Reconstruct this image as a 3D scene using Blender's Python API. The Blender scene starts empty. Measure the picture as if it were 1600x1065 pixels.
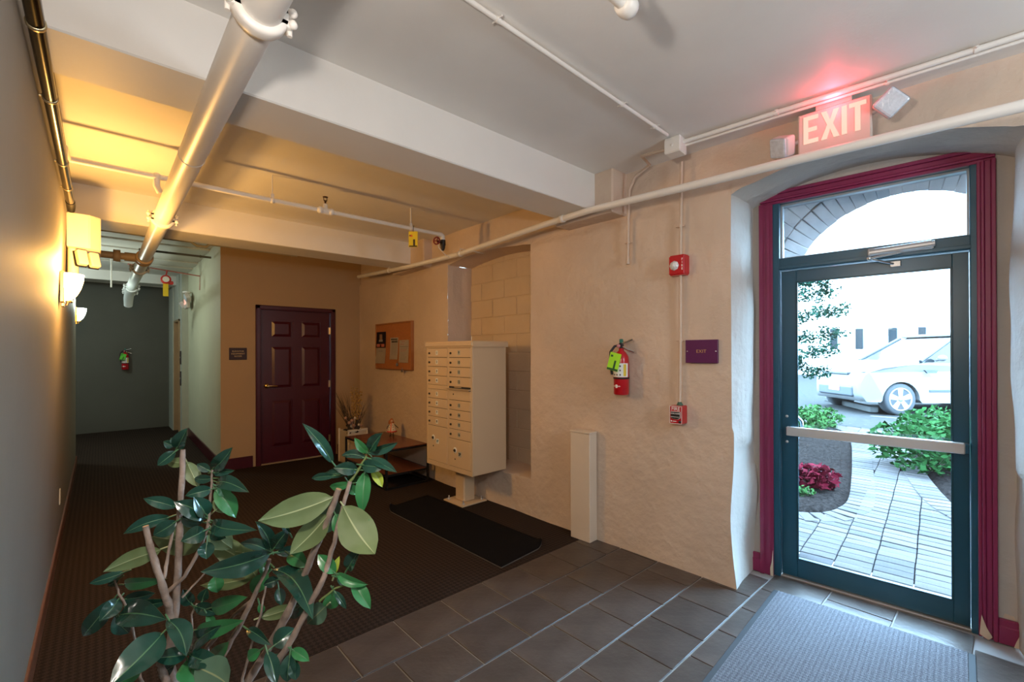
import bpy, bmesh, math, random
from mathutils import Vector, Matrix, noise

random.seed(7)
SC = bpy.context.scene
COL = SC.collection
R = math.radians

# ------------------------------------------------------------------ camera, sky, exposure
F = 709.889; YAW = R(42.227); PIT = R(.1272); ROL = R(-.1665); CX = 800.0; CY = 549.226
CAMP = Vector((0, 0, 1.5))
fw = Vector((math.sin(YAW) * math.cos(PIT), math.cos(YAW) * math.cos(PIT), math.sin(PIT)))
_rt = Vector((math.cos(YAW), -math.sin(YAW), 0)); _up = _rt.cross(fw)
rt = _rt * math.cos(ROL) + _up * math.sin(ROL)
up = -_rt * math.sin(ROL) + _up * math.cos(ROL)
cam = bpy.data.cameras.new('camera'); camo = bpy.data.objects.new('camera', cam); COL.objects.link(camo)
cam.sensor_width = 36; cam.sensor_fit = 'HORIZONTAL'; cam.lens = F / 1600 * 36
cam.shift_y = (CY - 532.5) / 1600; cam.clip_start = .02; cam.clip_end = 200
m = Matrix.Identity(4)
for i in range(3):
    m[i][0] = rt[i]; m[i][1] = up[i]; m[i][2] = -fw[i]; m[i][3] = CAMP[i]
camo.matrix_world = m
SC.camera = camo

w = bpy.data.worlds.new('sky'); SC.world = w; w.use_nodes = True
bg = w.node_tree.nodes['Background']
bg.inputs[0].default_value = (.43, .71, 1.0, 1); bg.inputs[1].default_value = 38.0

SC.view_settings.view_transform = 'Standard'
try: SC.view_settings.look = 'None'
except Exception: pass
SC.view_settings.gamma = 1; SC.view_settings.use_curve_mapping = False
SC.view_settings.exposure = 0.12
try:
    SC.cycles.use_denoising = True
    SC.cycles.denoiser = 'OPENIMAGEDENOISE'
    SC.cycles.max_bounces = 10; SC.cycles.diffuse_bounces = 6; SC.cycles.transparent_max_bounces = 16
    SC.cycles.caustics_reflective = False; SC.cycles.caustics_refractive = False
    SC.cycles.sample_clamp_indirect = 6
except Exception: pass

# frame of the skewed entry wall
SK = R(4.69); RW = -math.pi / 2 + SK
WX = Vector((math.sin(SK), -math.cos(SK), 0)); WY = Vector((math.cos(SK), math.sin(SK), 0))
def lamp(name, loc, power, color, radius=.05):
    l = bpy.data.lights.new(name, 'POINT'); l.energy = power; l.color = color; l.shadow_soft_size = radius
    o = bpy.data.objects.new(name, l); o.location = loc; COL.objects.link(o); return o
lamp('sconce_bulb', (-.06, 4.06, 2.07), 46, (1, .51, .12), .05)
lamp('sconce_glow', (-.02, 4.06, 1.90), 20, (1, .52, .14), .07)  # extra light added outside the bowl for the glow through its glass
lamp('sconce_bulb', (-.02, .42, 2.0), 54, (1, .89, .80), .05)
lamp('behind_fill', (1.9, -1.45, 2.1), 86, (.74, .87, 1.0), .32)  # added soft fill behind the camera, no fixture there
lamp('sconce_bulb', (-.12, 8.3, 2.16), 16, (.86, 1, .86), .05)
lamp('corridor_bulb', (-1.0, 9.6, 2.78), 42, (.84, 1, .92), .1)
lamp('exit_bulb', tuple(WX * -.39 + WY * 2.85 + Vector((0, 0, 2.795))), 1.6, (1, .05, .09), .02)

# ------------------------------------------------------------------ materials
MATS = {}
def lin(c):
    return tuple((x / 12.92 if x <= .04045 else ((x + .055) / 1.055) ** 2.4) for x in (v / 255 for v in c))
def M(name, c, rough=.6, metal=0., var=0., vscale=8., bump=0., bscale=40., spec=.5, emit=None, es=0., coat=0.):
    if name in MATS: return MATS[name]
    mt = bpy.data.materials.new(name); mt.use_nodes = True
    nt = mt.node_tree; b = nt.nodes['Principled BSDF']
    b.inputs['Base Color'].default_value = (*c, 1); b.inputs['Roughness'].default_value = rough
    b.inputs['Metallic'].default_value = metal; b.inputs['Specular IOR Level'].default_value = spec
    b.inputs['Coat Weight'].default_value = coat
    if emit: b.inputs['Emission Color'].default_value = (*emit, 1); b.inputs['Emission Strength'].default_value = es
    if var or bump:
        tc = nt.nodes.new('ShaderNodeTexCoord')
    if var:
        n = nt.nodes.new('ShaderNodeTexNoise'); n.inputs['Scale'].default_value = vscale; n.inputs['Detail'].default_value = 5
        nt.links.new(tc.outputs['Object'], n.inputs['Vector'])
        rp = nt.nodes.new('ShaderNodeValToRGB')
        rp.color_ramp.elements[0].position = .3; rp.color_ramp.elements[1].position = .7
        rp.color_ramp.elements[0].color = (*[x * (1 - var) for x in c], 1)
        rp.color_ramp.elements[1].color = (*[min(1, x * (1 + var)) for x in c], 1)
        nt.links.new(n.outputs['Fac'], rp.inputs['Fac']); nt.links.new(rp.outputs['Color'], b.inputs['Base Color'])
    if bump:
        n2 = nt.nodes.new('ShaderNodeTexNoise'); n2.inputs['Scale'].default_value = bscale; n2.inputs['Detail'].default_value = 6
        nt.links.new(tc.outputs['Object'], n2.inputs['Vector'])
        bp = nt.nodes.new('ShaderNodeBump'); bp.inputs['Strength'].default_value = bump; bp.inputs['Distance'].default_value = .01
        nt.links.new(n2.outputs['Fac'], bp.inputs['Height']); nt.links.new(bp.outputs['Normal'], b.inputs['Normal'])
    MATS[name] = mt
    return mt

def M_glass(name, tint=(.97, .99, 1), refl=.06):
    mt = bpy.data.materials.new(name); mt.use_nodes = True; nt = mt.node_tree
    for n in list(nt.nodes): nt.nodes.remove(n)
    out = nt.nodes.new('ShaderNodeOutputMaterial'); mx = nt.nodes.new('ShaderNodeMixShader')
    tr = nt.nodes.new('ShaderNodeBsdfTransparent'); tr.inputs[0].default_value = (*tint, 1)
    gl = nt.nodes.new('ShaderNodeBsdfGlossy'); gl.inputs['Roughness'].default_value = .02
    mx.inputs[0].default_value = refl
    nt.links.new(tr.outputs[0], mx.inputs[1]); nt.links.new(gl.outputs[0], mx.inputs[2]); nt.links.new(mx.outputs[0], out.inputs[0])
    return mt

def M_carpet(name, c1, c2, scale):
    mt = bpy.data.materials.new(name); mt.use_nodes = True; nt = mt.node_tree; b = nt.nodes['Principled BSDF']
    b.inputs['Roughness'].default_value = .95; b.inputs['Specular IOR Level'].default_value = .1
    tc = nt.nodes.new('ShaderNodeTexCoord')
    mp = nt.nodes.new('ShaderNodeMapping'); mp.inputs['Rotation'].default_value = (0, 0, R(45))
    nt.links.new(tc.outputs['Object'], mp.inputs['Vector'])
    ck = nt.nodes.new('ShaderNodeTexChecker'); ck.inputs['Scale'].default_value = scale
    ck.inputs['Color1'].default_value = (*c1, 1); ck.inputs['Color2'].default_value = (*c2, 1)
    nt.links.new(mp.outputs[0], ck.inputs['Vector'])
    n = nt.nodes.new('ShaderNodeTexNoise'); n.inputs['Scale'].default_value = 220; n.inputs['Detail'].default_value = 4
    nt.links.new(tc.outputs['Object'], n.inputs['Vector'])
    mx = nt.nodes.new('ShaderNodeMix'); mx.data_type = 'RGBA'; mx.blend_type = 'MULTIPLY'; mx.inputs[0].default_value = .8
    rp = nt.nodes.new('ShaderNodeValToRGB'); rp.color_ramp.elements[0].position = .3; rp.color_ramp.elements[1].position = .75
    rp.color_ramp.elements[0].color = (.35, .35, .35, 1); rp.color_ramp.elements[1].color = (1.5, 1.5, 1.5, 1)
    nt.links.new(n.outputs['Fac'], rp.inputs['Fac'])
    nt.links.new(ck.outputs['Color'], mx.inputs[6]); nt.links.new(rp.outputs['Color'], mx.inputs[7])
    nt.links.new(mx.outputs[2], b.inputs['Base Color'])
    bp = nt.nodes.new('ShaderNodeBump'); bp.inputs['Strength'].default_value = .6; bp.inputs['Distance'].default_value = .004
    nt.links.new(n.outputs['Fac'], bp.inputs['Height']); nt.links.new(bp.outputs[0], b.inputs['Normal'])
    return mt

def M_plaster(name, c, stain=(.45, .30, .18)):
    """rough painted plaster with a few scuffs and stains of its own"""
    mt = bpy.data.materials.new(name); mt.use_nodes = True; nt = mt.node_tree; b = nt.nodes['Principled BSDF']
    b.inputs['Roughness'].default_value = .75; b.inputs['Specular IOR Level'].default_value = .25
    tc = nt.nodes.new('ShaderNodeTexCoord')
    def nz(s, d=6):
        n = nt.nodes.new('ShaderNodeTexNoise'); n.inputs['Scale'].default_value = s; n.inputs['Detail'].default_value = d
        nt.links.new(tc.outputs['Object'], n.inputs['Vector']); return n
    n1 = nz(1.6); rp = nt.nodes.new('ShaderNodeValToRGB')
    rp.color_ramp.elements[0].position = .3; rp.color_ramp.elements[0].color = (*[x * .9 for x in c], 1)
    rp.color_ramp.elements[1].position = .7; rp.color_ramp.elements[1].color = (*[x * 1.07 for x in c], 1)
    nt.links.new(n1.outputs['Fac'], rp.inputs['Fac'])
    n2 = nz(5, 8); r2 = nt.nodes.new('ShaderNodeValToRGB')
    r2.color_ramp.elements[0].position = .72; r2.color_ramp.elements[0].color = (0, 0, 0, 1)
    r2.color_ramp.elements[1].position = .80; r2.color_ramp.elements[1].color = (.35, .35, .35, 1)
    nt.links.new(n2.outputs['Fac'], r2.inputs['Fac'])
    mx = nt.nodes.new('ShaderNodeMix'); mx.data_type = 'RGBA'; mx.inputs[7].default_value = (*stain, 1)
    nt.links.new(r2.outputs['Color'], mx.inputs[0]); nt.links.new(rp.outputs['Color'], mx.inputs[6])
    nt.links.new(mx.outputs[2], b.inputs['Base Color'])
    n3 = nz(14, 8); bp = nt.nodes.new('ShaderNodeBump'); bp.inputs['Strength'].default_value = .75; bp.inputs['Distance'].default_value = .014
    nt.links.new(n3.outputs['Fac'], bp.inputs['Height']); nt.links.new(bp.outputs[0], b.inputs['Normal'])
    return mt

white_paint = M('white_paint', (.78, .76, .72), .55, var=.03, vscale=3, bump=.05, bscale=60)
pipe_white = M('pipe_white', (.80, .77, .72), .38, var=.02, vscale=6)
plaster = M_plaster('stone_plaster', (.66, .53, .42))
plaster_door = M_plaster('reveal_plaster', (.52, .48, .43))
tan_wall = M('tan_wall', (.40, .27, .145), .65, var=.03, vscale=2, bump=.05, bscale=90)
left_paint = M('left_wall_paint', (.235, .205, .165), .62, var=.04, vscale=2.2, bump=.08, bscale=25)
green_paint = M('corridor_paint', (.60, .60, .44), .6, var=.03, vscale=2)
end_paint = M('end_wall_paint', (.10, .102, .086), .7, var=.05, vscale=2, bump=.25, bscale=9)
block_paint = M('block_paint', (.62, .50, .36), .8, var=.04, vscale=5, bump=.25, bscale=60)
maroon = M('maroon_paint', (.058, .004, .011), .32, var=.06, vscale=5)
maroon_trim = M('maroon_trim', (.23, .02, .075), .34, var=.06, vscale=8)
base_wood = M('brown_baseboard', (.14, .05, .025), .5, var=.15, vscale=9)
teal_metal = M('dark_teal_metal', (.008, .070, .115), .30, spec=.6, coat=.2)
alu = M('brushed_aluminium', (.60, .59, .58), .38, .55)
chrome = M('chrome', (.8, .8, .8), .12, 1)
brass = M('brass', (.78, .56, .22), .25, 1)
black_metal = M('black_metal', (.012, .012, .013), .4, .3)
dark_bronze = M('dark_bronze_pipe', (.05, .037, .018), .2, .9, var=.1, vscale=5)
grout_m = M('grout', (.34, .33, .32), .85, var=.05)
carpet = M_carpet('brown_carpet', (.044, .029, .022), (.026, .018, .014), 45)
mat_black = M_carpet('black_mat_pile', (.008, .007, .008), (.006, .006, .007), 60)
mat_grey = M_carpet('grey_ribbed_pile', (.185, .185, .20), (.13, .13, .145), 70)
rubber = M('mat_rubber', (.03, .035, .04), .6)
sand = M('sand_paint', (.66, .50, .32), .42, var=.01, vscale=3)
sand_shade = M('sand_gap_shade', (.14, .10, .06), .6)  # darkened sand tone, stands in for shade between the mailbox doors
label_white = M('label_white', (.85, .87, .84), .5)
ink = M('ink', (.012, .012, .015), .5)
red_gloss = M('fire_red', (.50, .008, .016), .28, coat=.3)
pure_white = M('sign_white', (.85, .84, .82), .5)
clear = M_glass('window_glass')
lens_g = M('lens_plastic', (.66, .72, .80), .16, .1, var=.10, vscale=60, bump=.25, bscale=70)
cork = M('cork', (.42, .155, .045), .85, var=.12, vscale=60)
oak = M('board_frame', (.36, .14, .045), .5, var=.1, vscale=12)
paper = M('paper', (.72, .66, .56), .8)
table_wood = M('red_brown_wood', (.155, .034, .016), .25, var=.18, vscale=6)
bark = M('bark', (.27, .205, .165), .8, var=.35, vscale=22, bump=.5, bscale=60)
cut_wood = M('cut_wood', (.48, .30, .16), .8)
twig_green = M('twig_green', (.12, .17, .05), .6)
leaf_dark = M('leaf_top', (.012, .055, .038), .20, var=.35, vscale=9, coat=.45)
leaf_mid = M('leaf_top_fresh', (.030, .17, .055), .30, var=.25, vscale=9, coat=.2)
leaf_pale = M('leaf_underside', (.125, .175, .070), .5, var=.12, vscale=9)
leaf_teal = M('leaf_underside_cool', (.10, .19, .125), .5, var=.12, vscale=9)
leaf_yel = M('leaf_young', (.33, .42, .05), .45, var=.12, vscale=9)
rib_m = M('leaf_rib', (.33, .38, .20), .5); rib_d = M('leaf_rib_dark', (.07, .17, .075), .4)
terracotta = M('pot_clay', (.30, .13, .07), .7, var=.1)
soil_m = M('soil', (.03, .02, .015), .95, var=.3, vscale=40)

# ------------------------------------------------------------------ mesh helpers
def obj(name, bm, mats, parent=None, loc=None, rotz=None, smooth=False):
    if not isinstance(mats, (list, tuple)): mats = [mats]
    if len(bm.faces) and smooth:
        for f in bm.faces: f.smooth = True
    me = bpy.data.meshes.new(name); bm.normal_update(); bm.to_mesh(me); bm.free()
    for x in mats: me.materials.append(x)
    o = bpy.data.objects.new(name, me); COL.objects.link(o)
    if parent: o.parent = parent
    if loc is not None: o.location = loc
    if rotz is not None: o.rotation_euler = (0, 0, rotz)
    return o
def inst(o, parent=None, loc=None, name=None):
    c = o.copy(); COL.objects.link(c)
    if parent: c.parent = parent
    if loc is not None: c.location = loc
    return c
def thing(name, label, cat, loc=(0, 0, 0), rotz=0, group=None, kind=None):
    o = bpy.data.objects.new(name, None); COL.objects.link(o); o.empty_display_size = .1
    o.location = loc; o.rotation_euler = (0, 0, rotz)
    return tag(o, label, cat, group, kind)
def tag(o, label=None, cat=None, group=None, kind=None):
    if label: o['label'] = label
    if cat: o['category'] = cat
    if group: o['group'] = group
    if kind: o['kind'] = kind
    return o
def struct(o, label=None):
    o['kind'] = 'structure'
    if label: o['label'] = label
    return o
def B(): return bmesh.new()
def box(bm, x0, y0, z0, x1, y1, z1, bev=0, mi=0, seg=1):
    r = bmesh.ops.create_cube(bm, size=1)
    vs = r['verts']
    for v in vs:
        v.co = Vector(((x0 + x1) / 2 + v.co.x * (x1 - x0), (y0 + y1) / 2 + v.co.y * (y1 - y0), (z0 + z1) / 2 + v.co.z * (z1 - z0)))
    fs = set(f for v in vs for f in v.link_faces)
    for f in fs: f.material_index = mi
    if bev:
        es = list(set(e for v in vs for e in v.link_edges))
        rr = bmesh.ops.bevel(bm, geom=es, offset=bev, segments=seg, affect='EDGES', profile=.5)
        for f in rr['faces']: f.material_index = mi
    return bm
def tube(bm, pts, rad, seg=10, mi=0, caps=True):
    pts = [Vector(p) for p in pts]
    rads = rad if isinstance(rad, (list, tuple)) else [rad] * len(pts)
    rings = []; prev = None
    for i, p in enumerate(pts):
        a = pts[max(0, i - 1)]; b = pts[min(len(pts) - 1, i + 1)]
        d = (b - a).normalized() if (b - a).length > 1e-9 else Vector((0, 0, 1))
        if prev is None:
            t = Vector((0, 0, 1)) if abs(d.z) < .9 else Vector((1, 0, 0))
            n = d.cross(t).normalized()
        else:
            n = (prev - d * prev.dot(d)).normalized()
        prev = n; b2 = d.cross(n)
        rings.append([bm.verts.new(p + (n * math.cos(2 * math.pi * k / seg) + b2 * math.sin(2 * math.pi * k / seg)) * rads[i]) for k in range(seg)])
    for i in range(len(rings) - 1):
        for k in range(seg):
            f = bm.faces.new((rings[i][k], rings[i][(k + 1) % seg], rings[i + 1][(k + 1) % seg], rings[i + 1][k])); f.material_index = mi; f.smooth = True
    if caps:
        for rg, rev in ((rings[0], True), (rings[-1], False)):
            f = bm.faces.new(list(reversed(rg)) if rev else rg); f.material_index = mi
            for e in f.edges: e.smooth = False
    return bm
def lathe(bm, prof, seg=24, mi=0, a0=0, a1=2 * math.pi, center=(0, 0, 0), axis='z'):
    full = abs(a1 - a0 - 2 * math.pi) < 1e-6
    n = seg if full else seg + 1
    C = Vector(center); rings = []
    for r, z in prof:
        rg = []
        for k in range(n):
            a = a0 + (a1 - a0) * k / seg
            q = Vector((r * math.cos(a), r * math.sin(a), z))
            if axis == 'y': q = Vector((q.x, q.z, q.y))
            if axis == 'x': q = Vector((q.z, q.x, q.y))
            rg.append(bm.verts.new(C + q))
        rings.append(rg)
    for i in range(len(rings) - 1):
        for k in range(seg):
            k2 = (k + 1) % n
            try:
                f = bm.faces.new((rings[i][k], rings[i][k2], rings[i + 1][k2], rings[i + 1][k])); f.material_index = mi; f.smooth = True
            except ValueError: pass
    if full:
        for rg, (r, z) in ((rings[0], prof[0]), (rings[-1], prof[-1])):
            if r > 1e-5:
                try:
                    f = bm.faces.new(rg); f.material_index = mi
                    for e in f.edges: e.smooth = False
                except ValueError: pass
    return bm
def prism(bm, poly, y0, y1, mi=0):
    """polygon in local x,z extruded from y0 to y1"""
    a = [bm.verts.new((x, y0, z)) for x, z in poly]; b = [bm.verts.new((x, y1, z)) for x, z in poly]
    n = len(poly); fs = [bm.faces.new(a), bm.faces.new(list(reversed(b)))]
    for i in range(n): fs.append(bm.faces.new((a[(i + 1) % n], a[i], b[i], b[(i + 1) % n])))
    for f in fs: f.material_index = mi
    bmesh.ops.recalc_face_normals(bm, faces=fs)
    return bm
def sphere(bm, c, r, mi=0, seg=10, sc=(1, 1, 1)):
    rr = bmesh.ops.create_uvsphere(bm, u_segments=seg, v_segments=max(5, seg // 2 + 1), radius=r)
    for v in rr['verts']: v.co = Vector(c) + Vector((v.co.x * sc[0], v.co.y * sc[1], v.co.z * sc[2]))
    for f in set(f for v in rr['verts'] for f in v.link_faces): f.material_index = mi; f.smooth = True
    return bm
def text(name, body, size, mat, parent, loc, rot=(math.pi / 2, 0, 0), ext=.0006, align='CENTER', sx=1, space=1, bold=0):
    cu = bpy.data.curves.new(name, 'FONT'); cu.body = body; cu.size = size; cu.extrude = ext
    cu.align_x = align; cu.align_y = 'CENTER'; cu.space_character = space; cu.offset = bold; cu.resolution_u = 2
    t = bpy.data.objects.new(name, cu); COL.objects.link(t)
    dg = bpy.context.evaluated_depsgraph_get()
    me = bpy.data.meshes.new_from_object(t.evaluated_get(dg))
    bpy.data.objects.remove(t); bpy.data.curves.remove(cu)
    me.materials.clear(); me.materials.append(mat)
    o = bpy.data.objects.new(name, me); COL.objects.link(o); o.parent = parent; o.location = loc; o.rotation_euler = rot; o.scale = (sx, 1, 1)
    return o
def at(px, py, D):
    return CAMP + (fw + rt * ((px - CX) / F) - up * ((py - CY) / F)) * D
def onplane(ax, val, px, py):
    r = fw + rt * ((px - CX) / F) - up * ((py - CY) / F)
    return CAMP + r * ((val - CAMP[ax]) / r[ax])

def WP(u, v, z): return WX * u + WY * v + Vector((0, 0, z))
HC = 2.865           # ceiling height
HC2 = 2.97           # corridor ceiling
YF = 6.77            # back wall

# ------------------------------------------------------------------ floor
bm = B(); box(bm, -2.2, 2.345, -.06, 3.4, 11.9, -.0)
floor = struct(obj('floor', bm, carpet))
bm = B(); box(bm, -.8, -1.8, -.06, 3.9, 2.344, -.006)
grout = obj('grout_bed', bm, grout_m, floor)
tile_mats = []
for i, (c) in enumerate(((.068, .053, .044), (.061, .048, .041), (.075, .059, .050))):
    tile_mats.append(M('slate_tile_%d' % i, c, .38, var=.3, vscale=5.5, bump=.25, bscale=30, spec=.5))
protos = []
for k in range(3):
    bm = B(); box(bm, -.1535, -.1535, -.005, .1535, .1535, .0012, .0015); protos.append(bm)
pt = [obj('tile', b_, tile_mats[i], floor) for i, b_ in enumerate(protos)]
used = [False] * 3
def tile_inside(x, y):
    if y > 1.19 or y < -.02: return x < 3.05
    return x < 3.42 + (1.0 - y) * .05
row = 0; y = 2.345
while y > -.9:
    off = 1.216 if row % 2 == 0 else 1.3735
    for k in range(-5, 9):
        x = off + .315 * k + .1575; yc = y - .1585
        if x < -.1 or not tile_inside(x - .1, yc): continue
        i = random.randrange(3)
        if not used[i]: pt[i].location = (x, yc, 0); used[i] = True
        else: inst(pt[i], floor, (x, yc, 0))
    y -= .3155; row += 1

# ------------------------------------------------------------------ ceiling and beams
bm = B(); box(bm, -.8, -1.8, HC, 3.6, 5.43, HC + .12)
ceiling = struct(obj('ceiling', bm, white_paint))
bm = B(); box(bm, -2.2, 5.43, HC2, 3.6, 12, HC2 + .12)
obj('corridor_ceiling', bm, white_paint, ceiling)
for i in range(7):
    bm = B(); yy = 5.75 + i * .62; box(bm, -1.9, yy, HC2 - .022, 1.5, yy + .34, HC2, .006)
    obj('ceiling_plank', bm, white_paint, ceiling)
bm = B(); box(bm, -.22, 2.147, 2.585, 2.82, 2.487, HC + .02, .006)
struct(obj('ceiling_beam', bm, white_paint), 'white ceiling beam spanning the lobby above the plant')
bm = B(); box(bm, -.25, 5.02, 2.60, 2.90, 5.43, HC2 + .02, .006)
struct(obj('ceiling_beam', bm, white_paint), 'white ceiling beam lit golden above the corridor mouth')
bm = B(); box(bm, -2.2, 10.7, 2.80, 1.3, 11.1, HC2 + .02, .006)
struct(obj('ceiling_beam', bm, white_paint), 'dim beam at the far end of the corridor')

# ------------------------------------------------------------------ walls
def nz(y, z, amp, s):
    return amp * noise.noise(Vector((y * s, z * s, 3.7)))
def wall_off(y, z):
    d = nz(y, z, .012, .9) + nz(y, z, .006, 3.1) + nz(y, z, .0025, 9)
    if z < .45: d -= .015 * (1 - z / .45) * (.5 + .5 * noise.noise(Vector((y * 2, 0, 1))))
    rag = 2.515 + .03 * math.sin(y * 1.9) + .02 * noise.noise(Vector((y * 6, 0, 9)))
    if z > rag: d += .03 * min(1, (z - rag) / .02)
    return d
plan = [(6.9, 2.972), (4.335, 2.945), (2.985, 2.945), (2.24, 2.957), (1.205, 2.985), (-.075, 3.10), (-1.8, 3.25)]
def wall_x(y):
    for (y0, x0), (y1, x1) in zip(plan, plan[1:]):
        if y <= y0 and y >= y1:
            return x0 + (x1 - x0) * (y0 - y) / (y0 - y1)
    return plan[-1][1] if y < plan[-1][0] else plan[0][1]
YL, YR = 1.205, -.075     # doorway
NL, NR = 4.335, 2.985     # niche
def arch_z(y):            # head of the doorway
    t = (YL - y) / (YL - YR)
    return 2.505 + .135 * math.sin(math.pi * min(1, max(0, t))) ** .8
def niche_top(y):
    t = (NL - y) / (NL - NR)
    return 2.50 + .06 * math.sin(math.pi * min(1, max(0, t)))
def sill_z(y): return .33 + .012 * noise.noise(Vector((y * 7, 0, 0)))
def corner_y(z):          # wavy edge of the doorway corner
    return YL + (.0 if z > 1.0 else .012 * math.sin(z * 5)) - (.05 * (1 - z / .45) if z < .45 else 0) * .6
def panel(bm, ya, yb, zlo, zhi, ny, nz_, ymap=None):
    g = []
    for i in range(ny + 1):
        c = []
        y = ya + (yb - ya) * i / ny
        a, b_ = zlo(y), zhi(y)
        for k in range(nz_ + 1):
            z = a + (b_ - a) * k / nz_
            yy = ymap(y, z) if ymap else y
            c.append(bm.verts.new((wall_x(y) + wall_off(yy, z), yy, z)))
        g.append(c)
    for i in range(ny):
        for k in range(nz_):
            f = bm.faces.new((g[i][k], g[i + 1][k], g[i + 1][k + 1], g[i][k + 1])); f.smooth = True
    return g
def strip(bm, A, Bp):
    """faces between two lists of points"""
    a = [bm.verts.new(p) for p in A]; b_ = [bm.verts.new(p) for p in Bp]
    for i in range(len(a) - 1):
        f = bm.faces.new((a[i], a[i + 1], b_[i + 1], b_[i])); f.smooth = True
top = lambda y: HC + .13
zero = lambda y: -.02
bm = B()
panel(bm, 6.9, NL, zero, top, 56, 70)
panel(bm, NL, NR, zero, sill_z, 34, 10)
panel(bm, NL, NR, niche_top, top, 34, 12)
cm = lambda y, z: y + (corner_y(z) - YL) * max(0, (2.0 - y) / .8) if y < 2.0 else y
panel(bm, NR, YL, zero, top, 44, 90, cm)
panel(bm, YL, YR, arch_z, top, 40, 12)
panel(bm, YR, -1.8, zero, top, 40, 60)
# niche cheeks, sill, head
NB = 3.285
zs = [sill_z(NL) + (niche_top(NL) - sill_z(NL)) * k / 40 for k in range(41)]
def cheek(y, flip):
    cols = []
    for j in range(6):
        t = j / 5
        cols.append([Vector((wall_x(y) + wall_off(y, z) * (1 - t) + t * (NB - wall_x(y)), y + nz(z, t, .012, 2.5) * (1 if j else 0), z)) for z in zs])
    for j in range(5):
        strip(bm, cols[j], cols[j + 1]) if flip else strip(bm, cols[j + 1], cols[j])
cheek(NL, False); cheek(NR, True)
ys = [NL + (NR - NL) * i / 34 for i in range(35)]
for zf, s in ((sill_z, 1), (niche_top, -1)):
    A = [Vector((wall_x(y) + wall_off(y, zf(y)), y, zf(y))) for y in ys]
    Cc = [Vector((NB, y, zf(y) + (.02 * s if s > 0 else 0))) for y in ys]
    strip(bm, A, Cc) if s > 0 else strip(bm, Cc, A)
wall_right = struct(obj('wall_right', bm, plaster), 'thick plastered stone wall with a deep arched recess')
bm = B(); bmesh.ops.remove_doubles(bm, verts=bm.verts, dist=.0001)
# doorway reveal (its own piece, greyer plaster)
def rev_pt(yfront, z, t, side):
    q = WP(-.93 if side < 0 else .295, 3.445, z)
    a = Vector((wall_x(yfront) + wall_off(yfront, z), yfront, z))
    p = a.lerp(q, t)
    bul = (.018 * math.sin(z * 2.3 + 1) + .012 * noise.noise(Vector((z * 3, t * 2, side)))) * math.sin(math.pi * t)
    rnd = -.03 * math.sin(math.pi * t) * (1 if z > .9 else .3)
    p.y += (bul + rnd) * (1 if side < 0 else -1)
    if z < .75: p.y -= .03 * math.exp(-((z - .55) / .2) ** 2) * t * (1 if side < 0 else -.3)
    return p
zs = [arch_z(YL) * k / 60 for k in range(61)]
for j in range(8):
    L0 = [rev_pt(corner_y(z), z, j / 8, -1) for z in zs]; L1 = [rev_pt(corner_y(z), z, (j + 1) / 8, -1) for z in zs]
    strip(bm, L0, L1)
    R0 = [rev_pt(YR, z, j / 8, 1) for z in zs]; R1 = [rev_pt(YR, z, (j + 1) / 8, 1) for z in zs]
    strip(bm, R1, R0)
yy_ = [YL + (YR - YL) * i / 40 for i in range(41)]
A = [Vector((wall_x(y) + wall_off(y, arch_z(y)), y, arch_z(y))) for y in yy_]
Cc = [WP(-.93 + 1.22 * i / 40, 3.445, arch_z(yy_[i]) - .015) for i in range(41)]
Mid = [a.lerp(c, .5) + Vector((0, 0, -.015)) for a, c in zip(A, Cc)]
strip(bm, Mid, A); strip(bm, Cc, Mid)
obj('doorway_reveal', bm, plaster_door, wall_right)
# painted blocks in the niche
bw, bh = .4, .2; protoblk = None
for r_ in range(12):
    z0 = .30 + r_ * .2
    y0 = NR - .25 - (.2 if r_ % 2 else 0)
    while y0 < NL + .02:
        a, b_ = max(y0 + .004, NR - .05), min(y0 + bw - .004, NL + .05)
        if b_ - a > .05:
            bm = B(); dx = random.uniform(-.003, .003)
            box(bm, NB + dx - .006, a, z0 + .004, NB + .06, b_, z0 + bh - .004, .004)
            obj('block', bm, block_paint, wall_right)
        y0 += bw
bm = B(); box(bm, NB + .001, NR - .06, .25, NB + .05, NL + .06, 2.75); obj('block_mortar', bm, block_paint, wall_right)
# piers that carry the beams
bm = B(); box(bm, 2.81, 1.985, 2.545, 3.05, 2.56, HC + .01, .012); struct(obj('wall_pier', bm, plaster), 'plaster pier carrying the white beam over the mailboxes')
bm = B(); box(bm, 2.86, 4.72, 2.53, 3.05, 5.5, HC + .01, .012); struct(obj('wall_pier', bm, plaster), 'plaster pier beside the yellow tag at the golden beam')

# left wall: leans a little near the camera
bm = B(); g = []
for i in range(61):
    y = -1.8 + (8.6 + 1.8) * i / 60
    lean = .028 * min(1, max(0, (8.6 - y) / 3.6))
    c = []
    for k in range(21):
        z = -.02 + 3.02 * k / 20
        c.append(bm.verts.new((-.242 + lean * z + nz(y, z, .002, 1.5), y, z)))
    g.append(c)
for i in range(60):
    for k in range(20):
        f = bm.faces.new((g[i][k], g[i][k + 1], g[i + 1][k + 1], g[i + 1][k])); f.smooth = True
strip(bm, [v.co.copy() for v in g[60]], [Vector((-.42, 8.6, v.co.z)) for v in g[60]])
wall_left = struct(obj('wall_left', bm, left_paint))
bm = B(); box(bm, -.25, -1.8, 0, -.228, 8.6, .11, .004)
struct(obj('baseboard_left', bm, base_wood))
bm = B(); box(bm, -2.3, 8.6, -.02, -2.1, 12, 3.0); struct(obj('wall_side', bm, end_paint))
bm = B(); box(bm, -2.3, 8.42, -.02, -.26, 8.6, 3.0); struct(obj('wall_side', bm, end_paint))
bm = B(); box(bm, -2.3, 11.75, -.02, 1.3, 11.95, 3.0); struct(obj('wall_end', bm, end_paint))
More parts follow.
